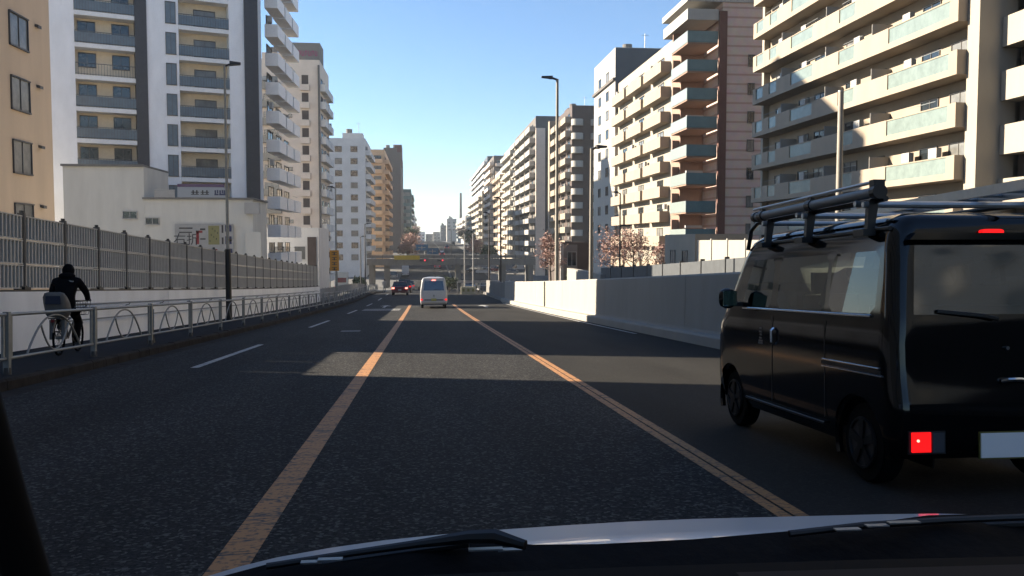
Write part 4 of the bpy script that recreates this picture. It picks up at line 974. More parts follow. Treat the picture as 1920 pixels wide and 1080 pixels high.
def van(root, paint, P):
    L, wr, wheels = P['L'], P['wr'], P['wheels']
    hw, yr, yf = P['hw'], P['yr'], P['yf']; zl = P['zl']; wz = P['win_z']; YBp = P['yb']; rr, rf = .10, .20
    st = sorted(set(P['st'])); ymax = L-rf-.02
    rows = []; tags = None
    for z in zl:
        h = interp(hw, z); a = interp(yr, z); f = interp(yf, z); pts = []; tg = []
        def st_y(y):
            y = max(y, a+rr+.005)
            return y if y < YBp else YBp+(y-YBp)*(f-rf-YBp)/(ymax-YBp)
        rx = [t*(h-rr) for t in P['rx']]
        half = []
        for t, x in zip(P['rx'], rx): half.append((x, a, ('r', t)))
        for k in range(1, 4):
            an = math.pi/2*k/4; half.append((h-rr+rr*math.sin(an), a+rr-rr*math.cos(an), ('c', k)))
        for s in st: half.append((h, st_y(s), ('s', s)))
        for k in range(1, 5):
            an = math.pi/2*k/5; half.append((h-rf+rf*math.cos(an), f-rf+rf*math.sin(an), ('d', k)))
        for t in reversed(P['rx']): half.append((t*(h-rf), f+(.04 if z > .4 else 0)*(1-t*t), ('f', t)))
        ring = [(x, y, z, g, 1) for x, y, g in half] + [(-x, y, z, g, -1) for x, y, g in reversed(half[1:-1])]
        rows.append(ring)
    n = len(rows[0]); V = []
    for r_ in rows:
        for p_ in r_:
            q_ = [p_[0], p_[1], p_[2]]
            if p_[3][0] == 's':
                for wy in wheels:
                    d_ = math.hypot(q_[1]-wy, q_[2]-wr); R_ = wr+.065
                    if abs(d_-R_) < .042 and d_ > .01: q_[1] = wy+(q_[1]-wy)*R_/d_; q_[2] = wr+(q_[2]-wr)*R_/d_
            V.append(tuple(q_))
    parts = {}
    def add(key, f): parts.setdefault(key, []).append(f)
    for i in range(len(zl)-1):
        z0, z1 = zl[i], zl[i+1]
        for j in range(n):
            j2 = (j+1) % n; A, B = rows[i][j], rows[i][j2]
            q = [i*n+j, i*n+j2, (i+1)*n+j2, (i+1)*n+j]
            ka, kb = A[3], B[3]; side = -1 if (A[4] < 0 or B[4] < 0) else 1; key = 'body'; corner = None
            def edge(v, seq): return v in seq
            if ka[0] == 's' and kb[0] == 's':
                s0, s1 = min(ka[1], kb[1]), max(ka[1], kb[1])
                cy = (A[1]+B[1])/2; cz = (z0+z1)/2
                if any((cy-wy)**2+(cz-wr)**2 < (wr+.065)**2 for wy in wheels): continue
                for wi, (w0, w1) in enumerate(P['wins']):
                    if s0 >= w0-1e-6 and s1 <= w1+1e-6 and z0 >= wz[0]-1e-6 and z1 <= wz[1]+1e-6:
                        key = ('side_window', wi, side)
                        lo, hi = abs(z0-wz[0]) < 1e-6, abs(z1-wz[1]) < 1e-6
                        le, ri = abs(s0-w0) < 1e-6, abs(s1-w1) < 1e-6
                        if (lo or hi) and (le or ri): corner = (lo, (le if ka[1] < kb[1] else ri))
            elif ka[0] == 'r' and kb[0] == 'r':
                t1 = max(ka[1], kb[1])
                if z0 >= P['rwin_z'][0]-1e-6 and z1 <= P['rwin_z'][1]+1e-6 and t1 <= P['rwin_t']+1e-6:
                    key = ('rear_window', 0, 0)
                elif z1 <= P['bump']+1e-6: key = ('rear_bumper', 0, 0)
            elif (ka[0] in 'fd' and kb[0] in 'fd') and z0 >= P['ws_z'][0]-1e-6 and z1 <= P['ws_z'][1]+1e-6 and not (ka == ('d', 1) and False):
                if ka[0] == 'f' or kb[0] == 'f' or min(ka[1], kb[1]) >= 3: key = ('windscreen', 0, 0)
            if corner is None: add(key, q)
            else:
                lo, first = corner            # q: 0 low A, 1 low B, 2 high B, 3 high A
                c = (0 if first else 1) if lo else (3 if first else 2)
                add('body', [q[c], q[(c+1) % 4], q[(c-1) % 4]]); add(key, [q[(c+1) % 4], q[(c+2) % 4], q[(c+3) % 4]])
    top = (len(zl)-1)*n
    add('body', [top+k for k in range(n)])
    body = None
    for key in ['body'] + [k for k in parts if k != 'body']:
        used = sorted({v for f in parts[key] for v in f}); ix = {v: k for k, v in enumerate(used)}
        b = MB(); b.v = [V[v] for v in used]; b.f = [tuple(ix[v] for v in f) for f in parts[key]]
        nm = key if isinstance(key, str) else key[0]
        m = paint
        if nm == 'side_window': m = G_CLEAR if key[1] == P['clear'] else G_DARK
        if nm == 'windscreen': m = G_CLEAR
        if nm == 'rear_window': m = G_REAR
        o = b.build(nm, m, root, smooth=True, fix=False)
        if nm == 'body': body = o
    for wy in wheels:
        for s in (-1, 1):
            h = interp(hw, wr)
            wheel(root, s*(h-.095), wy, wr, .15, P['rim'], s)
            MB().tube([(s*(h-.012), wy+math.cos(t)*(wr+.07), wr+math.sin(t)*(wr+.07)) for t in [math.pi*(-.12+1.24*k/20) for k in range(21)]], .028, 6).build('wheel_arch', paint if P.get('arch') else M_DARK, root, smooth=True)
            MB().prism([(wy+math.cos(t)*(wr+.10), wr+math.sin(t)*(wr+.10)) for t in [math.pi*(-.1+1.2*k/14) for k in range(15)]], 'x', s*(h-.30), s*(h-.31)).build('wheel_well', M_BLACK, root)
    MB().box(-interp(hw, .4)+.2, interp(hw, .4)-.2, .06, L-.1, .24, .3).build('floor_pan', M_BLACK, root)
    return body
M_VPAINT = mat('black_car_paint', (.002, .002, .0025), .08, spec=.45)
M_SEAT = mat('dark_seat_fabric', (.015, .015, .016), .9)
def fine(a, c, s):
    k = []; v = a
    while v < c+1e-9: k.append(round(v, 4)); v += s
    return k
VX, VY = 2.98+.7375, 5.07
bv = empty('minivan', road_m(VX, VY), 'black boxy minivan with a loaded roof rack, close on the right', 'van')
wheels = (.49, 2.93)
stn = [.14, .27, .33, .87, .93, .99, 1.05, 1.80, 1.86, 1.98, 2.06, 2.70, 2.80] + fine(.14, .86, .06)[1:-1] + fine(2.58, 3.16, .06)
stn = sorted(set(s for s in stn if not any(0 < abs(s-k) < .035 for k in (.27, .33, .87, .93, 2.70, 2.80)) ))
P = dict(L=3.395, wr=.272, wheels=wheels, arch=True, rim=M_RIM, clear=2, yb=1.98, win_z=(1.17, 1.595), rwin_z=(1.17, 1.64), rwin_t=.92, ws_z=(1.10, 1.64), bump=.60, rx=[0, .2, .4, .6, .8, .92, 1.0],
         hw=[(.24, .69), (.34, .725), (.48, .7375), (.98, .7375), (1.13, .728), (1.6, .675), (1.70, .655), (1.76, .635), (1.81, .59), (1.845, .50), (1.865, .36), (1.875, .2)],
         yr=[(.24, .05), (.32, .0), (.58, .0), (.78, .035), (1.13, .05), (1.6, .12), (1.76, .15), (1.81, .18), (1.845, .26), (1.865, .45), (1.875, .7)],
         yf=[(.24, 3.3), (.34, 3.38), (.6, 3.395), (.9, 3.37), (1.02, 3.32), (1.13, 3.20), (1.6, 2.86), (1.76, 2.72), (1.81, 2.64), (1.845, 2.5), (1.865, 2.25), (1.875, 1.9)],
         st=stn, wins=[(.27, .93), (.99, 1.86), (1.98, 2.80)],
         zl=[.24, .29, .34, .39, .44, .49, .54, .60, .62, .68, .76, .86, .98, 1.10, 1.17, 1.22, 1.40, 1.54, 1.595, 1.64, 1.70, 1.76, 1.79, 1.81, 1.83, 1.845, 1.865, 1.875])
van(bv, M_VPAINT, P)
def xs(z): return interp(P['hw'], z)
# trim on its side and tail
for s in (-1, 1):
    MB().tube([(s*(xs(1.155)+.006), y, 1.155) for y in (.30, 1.0, 2.0, 2.6)], .011, 6).build('belt_trim', M_CHROME, bv, smooth=True)
    MB().tube([(s*(xs(1.74)+.004), y, 1.74) for y in (.2, 1.0, 1.9, 2.25)], .016, 6).build('roof_gutter', M_BLACK, bv)
    MB().box(s*(.7375)-.004 if s > 0 else -.7445, s*.7375+.007 if s > 0 else -.7335, .16, 1.0, .775, .80).build('slide_rail', M_BLACK, bv)
    MB().tube([(s*.745, .18, .812), (s*.745, .98, .812)], .006, 6).build('rail_strip', M_CHROME, bv); MB().tube([(s*.745, .14, .762), (s*.745, .98, .762)], .006, 6).build('rail_strip', M_CHROME, bv)
    for yy, zz in ((1.87, .93),): MB().tube([(s*.742, yy, zz-.07), (s*.765, yy, zz-.05), (s*.765, yy, zz+.05), (s*.742, yy, zz+.07)], .012, 8).build('door_handle', M_DARK if s > 0 else M_CHROME, bv)
    for yy in (.955, 1.92):                       # door gaps
        MB().box(*sorted((s*(.7375), s*(.7405))), yy-.004, yy+.004, .38, 1.10).build('door_gap', M_BLACK, bv)
    MB().tube([(s*.742, y, .335) for y in (.95, 1.6, 2.5)], .012, 6).build('sill_trim', M_RIM, bv)
    m_ = MB(); rows = []
    for k in range(9):
        t = -1+2*k/8; r_ = math.sqrt(max(0.02, 1-t*t))
        rows.append([(s*(.86+.085*math.cos(a)*(1-abs(t)**3*.4)*(1 if r_ > .2 else .5)), 2.66+.06*r_*math.sin(a), 1.245+.095*t) for a in [2*math.pi*q/12 for q in range(12)]])
    m_.grid(rows, True); m_.f.append(tuple(range(12))); m_.f.append(tuple(8*12+q for q in reversed(range(12))))
    mo = m_.build('wing_mirror', M_VPAINT, bv, smooth=True)
    MB().box(*sorted((s*.72, s*.80)), 2.62, 2.70, 1.17, 1.21).build('mirror_arm', M_BLACK, mo)
    MB().box(*sorted((s*.795, s*.925)), 2.592, 2.597, 1.175, 1.315).build('mirror_glass', mat('mirror_glass', (.25, .4, .36), .05, metal=1.0), mo)
# graffiti-like silver mark on the front door
g = MB()
for k, (z, w) in enumerate(((.985, .05), (.955, .07), (.93, .04), (.9, .06), (.875, .09), (.855, .11))): g.box(-.7425, -.7385, 2.16-w/2+.012*(k % 2), 2.16+w/2, z-.008, z+.008)
g.build('door_emblem', mat('silver_decal', (.22, .22, .22), .4), bv)
def vloc(px, py, yl):
    """local x, z on the plane y = yl of the van"""
    Mi = MTX[bv].inverted(); o_ = Mi @ Vector((0, 0, CAMZ)); d_ = Mi.to_3x3() @ ray(px, py); t = (yl-o_.y)/d_.y; q = o_+d_*t
    return q.x, q.z
def rbox(name, px0, py0, px1, py1, y0, y1, m, parent=bv):
    a = vloc(px0, py1, y0); c = vloc(px1, py0, y0); return MB().box(a[0], c[0], y0, y1, a[1], c[1]).build(name, m, parent)
tl = rbox('tail_light', 1704, 808, 1773, 853, -.008, .01, M_BLACK)
rbox('brake_lens', 1711, 811, 1746, 849, -.022, -.009, M_TAIL, tl); rbox('reverse_lens', 1749, 811, 1771, 849, -.022, -.009, M_CLEAR, tl)
a = vloc(1722, 827, -.025); MB().cyl((a[0], -.024, a[1]), 'y', .009, .006, 12).build('bulb', M_TAILHOT, tl)
xl, zl_ = vloc(1738, 830, 0)
t2 = MB().box(-xl-.12, -xl+.12, -.008, .01, zl_-.075, zl_+.075).build('tail_light', M_BLACK, bv)
MB().box(-xl+.0, -xl+.115, -.022, -.009, zl_-.065, zl_+.065).build('brake_lens', M_TAIL, t2)
a = vloc(1861, 835, -.02)
pl = MB().box(-.165, .165, -.02, -.005, a[1]-.08, a[1]+.078).build('number_plate', mat('white_plate', (.92, .92, .92), .4, alb=1.0), bv)
MB().box(-.172, .172, -.012, .0, a[1]-.09, a[1]+.086).build('plate_frame', mat('yellow_plate_edge', (.3, .27, .05), .6), pl)
h = MB(); zc = vloc(1890, 435, .12)[1]
h.prism([(.075*math.copysign(abs(math.cos(t))**.35, math.cos(t))-.0, zc+.018*math.copysign(abs(math.sin(t))**.8, math.sin(t))) for t in [2*math.pi*k/20 for k in range(20)]], 'y', .088, .13)
h.build('high_brake_light', M_TAIL, bv)
a = vloc(1884, 722, .0); c = vloc(1925, 709, .0)
MB().tube([(a[0], .02, (a[1]+c[1])/2), (a[0]+.015, -.012, (a[1]+c[1])/2+.012), (.10, -.016, (a[1]+c[1])/2+.014), (.2, .02, (a[1]+c[1])/2)], .017, 8).build('tailgate_handle', M_CHROME, bv, smooth=True)
MB().tube([(-.02, .02, 1.14), (-.12, .02, 1.16), (-.42, .05, 1.19)], .014, 6).build('rear_wiper', M_BLACK, bv)
MB().cyl((.05, .035, .95), 'y', .012, .03, 10).build('lock', M_CHROME, bv)
MB().prism([(-.60, 1.655), (.60, 1.655), (.56, 1.70), (-.56, 1.70)], 'y', .05, .12).build('spoiler_lip', M_VPAINT, bv)
# inside: seats and load
for x in (-.33, .33):
    s_ = MB().box(x-.22, x+.22, 1.72, 1.84, .7, 1.28).box(x-.22, x+.22, 1.72, 2.2, .55, .72).box(x-.11, x+.11, 1.73, 1.81, 1.29, 1.47).build('seat', M_SEAT, bv)
MB().box(-.60, .58, .25, .55, .32, 1.22).box(-.5, -.1, .9, 1.5, .32, 1.30).box(.0, .55, .7, 1.4, .32, 1.36).prism([(1.0, 1.2), (1.65, 1.2), (1.5, 1.42), (1.2, 1.5)], 'x', -.45, .4).build('cargo', M_SEAT, bv)
MB().tube([(.33+math.cos(t)*.17, 2.42+math.sin(t)*.06, 1.05+math.sin(t)*.15) for t in [2*math.pi*k/18 for k in range(19)]], .014, 6).build('steering_wheel', M_BLACK, bv)
MB().box(-.62, .62, 2.45, 2.95, .8, 1.08).build('dashboard', M_SEAT, bv)
# roof rack
M_RACKB = mat('rack_black', (.01, .01, .011), .4); M_PIPE = mat('grey_pipe', (.42, .45, .46), .4, var=.1, scale=4); M_ALU = mat('aluminium', (.45, .48, .50), .35, metal=.7, var=.15, scale=6)
rack = empty('roof_rack', MTX[bv], 'black and silver roof rack bolted to the black minivan roof', 'roof rack')
for yb_ in (.42, 1.36, 2.16):
    MB().tube([(-.72, yb_, 1.915), (.72, yb_, 1.915)], .022, 8).build('cross_bar', M_ALU, rack, smooth=True)
    if yb_ < 2: MB().tube([(-.72, yb_+.11, 1.93), (.72, yb_+.11, 1.93)], .022, 8).build('cross_bar', M_ALU, rack, smooth=True)
    for s in (-1, 1):
        MB().prism([(s*.70, 1.72), (s*.65, 1.72), (s*.62, 1.9), (s*.63, 1.95), (s*.68, 1.95), (s*.69, 1.88)], 'y', yb_-.022, yb_+.022).build('rack_foot', M_RACKB, rack)
        MB().box(s*.74-.015 if s > 0 else -.755, s*.74+.015 if s > 0 else -.665, yb_-.07, yb_+.07, 1.70, 1.745).build('gutter_clamp', M_RACKB, rack)
for s in (-1, 1): MB().tube([(s*.62, .3, 1.945), (s*.62, 2.5, 1.945), (s*.64, 2.62, 1.88), (s*.655, 2.66, 1.70)], .02, 8).build('side_rail', M_RACKB, rack, smooth=True)
pc = empty('pipe_case', MTX[bv], 'grey tube with black clamps strapped along the roof rack', 'pipe case')
MB().tube([(-.66, .36, 1.995), (-.66, 2.42, 1.995)], .038, 14).build('tube', M_PIPE, pc, smooth=True)
MB().tube([(-.66, .36, 1.995), (-.66, .30, 1.995)], .052, 14).box(-.70, -.62, .31, .37, 2.0, 2.075).build('end_cap', M_RACKB, pc); MB().tube([(-.66, 2.42, 1.995), (-.66, 2.48, 1.995)], .046, 14).build('end_cap', M_RACKB, pc)
for yy in (1.33, 2.30): MB().tube([(-.66, yy-.04, 1.995), (-.66, yy+.04, 1.995)], .047, 14).box(-.675, -.645, yy-.03, yy+.03, 2.03, 2.06).build('clamp', M_RACKB, pc)
MB().tube([(-.66, .34, 2.066), (-.66, 2.5, 2.066)], .013, 8).build('top_rod', M_ALU, pc)
ld = empty('ladder', MTX[bv], 'aluminium ladder lying on the right half of the roof rack', 'ladder')
for x in (.22, .56): MB().box(x-.016, x+.016, .05, 2.6, 1.985, 2.055).build('ladder_rail', M_ALU, ld)
for k in range(9): MB().tube([(.236, .18+k*.29, 2.02), (.544, .18+k*.29, 2.02)], .016, 8).build('rung', M_ALU, ld)
# white van ahead
wv = empty('delivery_van', road_m(.64, 53.6), 'white delivery van driving ahead between the orange lines', 'van')
M_WPAINT = mat('white_car_paint', (.66, .68, .70), .3, coat=.4)
st2 = sorted(set([.16, .3, .4, 1.4, 1.5, 1.6, 1.7, 2.7, 2.8, 2.95, 3.05, 3.8, 3.95] + [round(.66+.08*k, 3) for k in range(12)] + [round(3.3+.08*k, 3) for k in range(14)]))
st2 = [s for s in st2 if not any(0 < abs(s-k) < .05 for k in (.3, .4, 1.4, 1.5, 3.8, 3.95))]
P2 = dict(L=4.6, wr=.31, wheels=(1.05, 3.72), rim=M_RIMS, clear=2, yb=2.95, win_z=(1.12, 1.62), rwin_z=(1.12, 1.72), rwin_t=.88, ws_z=(1.05, 1.72), bump=.52, rx=[0, .25, .5, .7, .88, 1.0],
          hw=[(.26, .80), (.4, .845), (.6, .85), (1.0, .848), (1.12, .84), (1.65, .76), (1.85, .72), (1.92, .66), (1.96, .52), (1.98, .3)],
          yr=[(.26, .06), (.34, 0), (.5, 0), (.54, .04), (1.1, .06), (1.7, .16), (1.88, .2), (1.94, .28), (1.98, .6)],
          yf=[(.26, 4.5), (.5, 4.6), (.95, 4.5), (1.05, 4.35), (1.7, 3.75), (1.88, 3.5), (1.98, 3.0)],
          st=st2, wins=[(.3, 1.4), (1.6, 2.7), (2.95, 3.95)],
          zl=[.26, .32, .38, .44, .52, .54, .60, .68, .76, .88, 1.0, 1.05, 1.12, 1.2, 1.4, 1.55, 1.62, 1.72, 1.80, 1.88, 1.92, 1.95, 1.97, 1.98])
van(wv, M_WPAINT, P2)
for s in (-1, 1):
    t = MB().box(s*.76-.07, s*.76+.07, -.02, .03, .50, .60).build('tail_light', M_TAIL, wv)
    MB().box(s*.86-.02 if s > 0 else -1.02, s*.86+.16 if s > 0 else -.84, 3.85, 3.95, 1.1, 1.32).build('wing_mirror', M_DARK, wv)
MB().box(-.16, .16, -.03, .0, .46, .62).build('number_plate', mat('yellow_green_plate', (.55, .55, .12), .5), wv)
MB().box(-.6, .6, -.012, .03, .50, .56).build('bumper_insert', M_DARK, wv)
MB().box(-.12, .12, .12, .2, 1.74, 1.79).build('high_brake_light', M_TAILHOT, wv)
MB().tube([(.0, .05, 1.13), (.1, .06, 1.16), (.4, .09, 1.18)], .015, 6).build('rear_wiper', M_BLACK, wv)
MB().prism([(-.05, .84), (.05, .84), (.05, .80), (-.05, .80)], 'y', .03, .05).prism([(-.06, .74), (.06, .74), (.06, .71), (-.06, .71)], 'y', .02, .05).build('badge', M_DARK, wv)
MB().tube([(0.1, .4, 1.96), (.1, .2, 2.2)], .01, 5).build('antenna', M_DARK, wv)
# far cars
def car(x, y, rz, label, paint, kind='sedan', tail=M_TAIL, name='car'):
    o = empty(name, road_m(x, y, rz), label, 'truck' if kind == 'truck' else 'car')
    L = 4.3; w = .83
    if kind == 'sedan': low = [(0, .3), (0, .75), (.15, .9), (1.0, .95), (3.2, .92), (4.2, .75), (4.3, .5), (4.25, .3)]; cab = [(.55, .93), (1.05, 1.36), (2.3, 1.40), (3.05, .93)]
    elif kind == 'box': low = [(0, .3), (0, .9), (3.2, .98), (3.9, .85), (4.0, .5), (3.95, .3)]; cab = [(.05, .92), (.22, 1.6), (2.4, 1.64), (3.2, .95)]
    else: low = [(0, .5), (0, 2.6), (3.2, 2.6), (3.2, .8), (4.6, .8), (4.6, .5)]; cab = [(3.35, .82), (3.35, 2.0), (4.2, 2.0), (4.6, 1.2), (4.6, .82)]
    MB().prism(low, 'x', -w, w).build('body', paint, o); 
    c = MB(); n = len(cab)
    c.v = [(-(w-.03) if z < 1.1 else -(w-.17), y, z) for y, z in cab]+[((w-.03) if z < 1.1 else (w-.17), y, z) for y, z in cab]
    c.f = [tuple(range(n)), tuple(reversed(range(n, 2*n)))]+[(k, k+n, (k+1) % n+n, (k+1) % n) for k in range(n)]
    c.build('cabin_glass', M_PANE, o)
    if kind != 'truck':
        zt = max(z for _, z in cab); ys = [y for y, z in cab if z > 1.2]
        MB().box(-(w-.15), w-.15, min(ys)+.0, max(ys)+.0, zt-.03, zt+.03).build('roof', paint, o)
    for s in (-1, 1):
        MB().box(s*.68-.13, s*.68+.13, -.03, .02, .68, .84).build('tail_light', tail, o)
        MB().box(s*.62-.14, s*.62+.14, low[-2][0]-.05, low[-2][0]+.06, .58, .72).build('headlight', M_CLEAR, o)
        for yy in (.8, 3.3): wheel(o, s*(w-.1), yy, .3, .18, M_RIMS, s)
    MB().box(-.17, .17, -.03, .0, .5, .66).build('number_plate', M_WHITE, o); return o
P_RED = mat('red_car_paint', (.22, .02, .025), .3, coat=.4); P_DK = mat('dark_car_paint', (.02, .022, .026), .3, coat=.4); P_SIL = mat('silver_car_paint', (.40, .41, .42), .3, metal=.4)
car(-2.45, 89, 0, 'dark red car in the left lane ahead of the white van', P_RED, 'sedan', M_TAILHOT)
car(-2.3, 104, 0, 'dark car just ahead of the dark red car', P_DK, 'box')
car(.7, 128, 0, 'silver car under the near side of the bridge', P_SIL, 'box')
car(-2.4, 150, 0, 'white boxy car below the bridge in the left lane', M_WPAINT, 'box')
for (px, Y, pt_, kd, lb) in ((905, 128, P_DK, 'box', 'dark car on the opposite road, behind the slim white poles'), (935, 122, P_SIL, 'sedan', 'silver car on the opposite road near the end of the cream wall'), (962, 134, M_WPAINT, 'box', 'white car on the opposite road below the bridge'), (985, 118, P_RED, 'sedan', 'red car on the opposite road beside the russet tree'), (880, 150, P_DK, 'sedan', 'far dark car on the opposite road under the bridge')):
    x = PY(px, 520, Y).x; car(x, Y, math.pi, lb, pt_, kd, M_TAILOFF)
for (px, Y, pt_, kd, lb) in ((812, 320, M_WPAINT, 'box', 'tiny white car climbing the far slope'), (838, 360, P_SIL, 'box', 'tiny silver car climbing the far slope on the right')):
    x = PY(px, 470, Y).x; car(x, Y, 0, lb, pt_, kd)
for k, (px, Y, pt_, kd, lb) in enumerate(((800, 262, P_DK, 'box', 'tiny dark car just beyond the bridge, left lanes'), (820, 240, P_SIL, 'sedan', 'tiny silver car just beyond the bridge, middle'), (829, 300, P_RED, 'box', 'tiny red car beyond the bridge, middle of the far slope'), (858, 270, M_WPAINT, 'box', 'tiny white car beyond the bridge on the opposite lanes'), (872, 330, P_DK, 'box', 'tiny dark car far up the opposite lanes'), (790, 420, M_WPAINT, 'truck', 'tiny white truck near the far end of the road'), (850, 420, P_SIL, 'truck', 'tiny grey truck far up the opposite lanes'))):
    x = PY(px, 470, Y).x; car(x, Y, 0 if px < 840 else math.pi, lb, pt_, kd, name='far_car')
for k, (px, Y, pt_, kd, lb) in enumerate(((902, 226, P_DK, 'box', 'dark car waiting beyond the bridge, first right of the slim poles'), (921, 222, M_WPAINT, 'box', 'white car waiting beyond the bridge, second right of the slim poles'), (948, 228, P_RED, 'box', 'red car waiting beyond the bridge near the cream wall end'), (972, 220, P_SIL, 'sedan', 'silver car waiting beyond the bridge above the cream wall'), (992, 232, M_WPAINT, 'truck', 'white truck waiting beyond the bridge, rightmost'), (738, 205, P_SIL, 'box', 'silver car beyond the bridge on the far left'), (760, 212, M_WPAINT, 'truck', 'white truck beyond the bridge, left of the red car'))):
    x = PY(px, 505, Y).x; car(x, Y, R(80) if px > 800 else 0, lb, pt_, kd, M_TAILOFF, name='far_car')
tk = car(-10.2, 108, R(4), 'small red and white truck parked past the end of the sound barrier', M_WPAINT, 'truck')
MB().box(-.6, .6, -.04, -.005, 1.3, 1.9).build('red_panel', P_RED, tk)

# ------------------------------------------------------------------ people
def skin_body(name, nodes, edges, m, parent, M=None, sub=2):
    me = bpy.data.meshes.new(name); me.from_pydata([n[0] for n in nodes], edges, [])
    o = bpy.data.objects.new(name, me); col.objects.link(o)
    sk = o.modifiers.new('skin', 'SKIN'); sk.use_smooth_shade = True
    for k, n in enumerate(nodes):
        r = n[1]; me.skin_vertices[0].data[k].radius = (r, r) if not isinstance(r, tuple) else r
    me.skin_vertices[0].data[0].use_root = True
    s = o.modifiers.new('sub', 'SUBSURF'); s.levels = sub; s.render_levels = sub
    bpy.context.view_layer.update()
    me2 = bpy.data.meshes.new_from_object(o.evaluated_get(bpy.context.evaluated_depsgraph_get()))
    bpy.data.objects.remove(o); me2.materials.clear(); me2.materials.append(m)
    for p in me2.polygons: p.use_smooth = True
    return link(name, me2, parent, M)
M_JACKET = mat('black_jacket', (.003, .003, .004), .9, spec=.1, bump=.3, bscale=25); M_SKIN = mat('skin', (.42, .27, .20), .6)
Mb = road_m(-6.72, 16.9, R(5), .15)
bike = empty('bicycle', Mb, 'city bicycle with a grey child seat ridden on the left sidewalk', 'bicycle')
M_BFRAME = mat('grey_bike_frame', (.22, .22, .22), .4, metal=.4); M_SEATG = mat('grey_child_seat', (.24, .235, .225), .6, var=.15)
for yy, rr_ in ((-.52, .31), (.60, .31)):
    w = MB().tube([(0, yy+math.cos(t)*rr_, rr_+.02+math.sin(t)*rr_) for t in [2*math.pi*k/28 for k in range(29)]], .021, 8).build('wheel', M_TYRE, bike, smooth=True)
    s = MB()
    for k in range(14):
        a = 2*math.pi*k/14; s.tube([(0, yy, rr_+.02), (0, yy+math.cos(a)*rr_, rr_+.02+math.sin(a)*rr_)], .003, 4)
    s.build('spokes', M_GALV, w); MB().cyl((0, yy, rr_+.02), 'x', .03, .1, 10).build('hub', M_GALV, w)
    MB().tube([(0, yy+math.cos(t)*(rr_+.045), rr_+.02+math.sin(t)*(rr_+.045)) for t in [math.pi*(.05+.85*k/12) if yy < 0 else math.pi*(.2+.7*k/12) for k in range(13)]], .02, 6).build('mudguard', M_BFRAME, bike)
bb_ = (0, -.02, .30)
MB().tube([bb_, (0, -.18, .80)], .019, 8).tube([bb_, (0, .38, .62), (0, .44, .78)], .022, 8).tube([(0, -.13, .62), (0, .42, .72)], .016, 8).tube([bb_, (.05, -.52, .33)], .011, 6).tube([bb_, (-.05, -.52, .33)], .011, 6).tube([(.05, -.52, .33), (0, -.15, .7)], .010, 6).tube([(-.05, -.52, .33), (0, -.15, .7)], .010, 6).build('frame', M_BFRAME, bike, smooth=True)
MB().tube([(0, .42, .70), (.04, .52, .5), (.04, .60, .33)], .013, 6).tube([(0, .42, .70), (-.04, .52, .5), (-.04, .60, .33)], .013, 6).build('fork', M_BFRAME, bike)
MB().tube([(-.28, .22, 1.0), (-.2, .38, 1.0), (0, .43, .98), (.2, .38, 1.0), (.28, .22, 1.0)], .013, 8).tube([(0, .44, .74), (0, .43, .98)], .014, 8).build('handlebar', M_CHROME, bike, smooth=True)
MB().prism([(-.09, -.32), (.09, -.32), (.03, -.05), (-.03, -.05)], 'z', .80, .86).build('saddle', M_BLACK, bike)
bk = MB()
for k in range(5):
    z = .72+.07*k; w_ = .15+.012*k
    bk.tube([(-w_, .48, z), (w_, .48, z), (w_, .76+.01*k, z), (-w_, .76+.01*k, z), (-w_, .48, z)], .005, 4)
for k in range(7): bk.tube([(-.15+.05*k, .48, .72), (-.19+.063*k, .48, 1.0)], .004, 4).tube([(-.15+.05*k, .76, .72), (-.19+.063*k, .80, 1.0)], .004, 4)
bk.box(-.15, .15, .48, .76, .715, .722).build('front_basket', M_DARK, bike)
MB().tube([(.08, -.02, .30), (.11, .1, .18)], .012, 6).tube([(-.08, -.02, .30), (-.11, -.14, .42)], .012, 6).box(.08, .18, .06, .14, .165, .19).box(-.18, -.08, -.18, -.10, .41, .435).build('cranks', M_DARK, bike)
MB().box(-.10, .10, -.78, -.22, .68, .70).tube([(.08, -.7, .69), (.05, -.52, .34)], .008, 5).tube([(-.08, -.7, .69), (-.05, -.52, .34)], .008, 5).build('rear_rack', M_DARK, bike)
cs_ = MB(); rows = []
for (z, hx, y0, y1) in ((.71, .15, -.72, -.36), (.76, .185, -.76, -.34), (.86, .20, -.79, -.33), (.97, .205, -.81, -.45), (1.08, .195, -.83, -.62), (1.15, .16, -.83, -.70), (1.17, .10, -.82, -.74)):
    rows.append([(hx*math.copysign(abs(math.cos(t))**.6, math.cos(t)), (y0+y1)/2+(y1-y0)/2*math.copysign(abs(math.sin(t))**.6, math.sin(t)), z) for t in [2*math.pi*k/20 for k in range(20)]])
cs_.grid(rows, True); cs_.f.append(tuple(6*20+k for k in range(20))); cs_.f.append(tuple(reversed(range(20))))
cso = cs_.build('child_seat', M_SEATG, bike, smooth=True)
MB().prism([(-.13, .95), (.13, .95), (.12, 1.10), (-.12, 1.10)], 'y', -.845, -.80).build('seat_pad', mat('navy_pad', (.015, .02, .04), .8), cso)
MB().box(.07, .13, -.62, -.5, .30, .66).box(-.13, -.07, -.62, -.5, .30, .66).build('foot_guard', M_SEATG, cso)
MB().box(-.03, .03, -.86, -.83, .62, .68).build('reflector', M_TAILOFF, bike)
rider = empty('person', Mb, 'person in a black hooded jacket riding the bicycle', 'person')
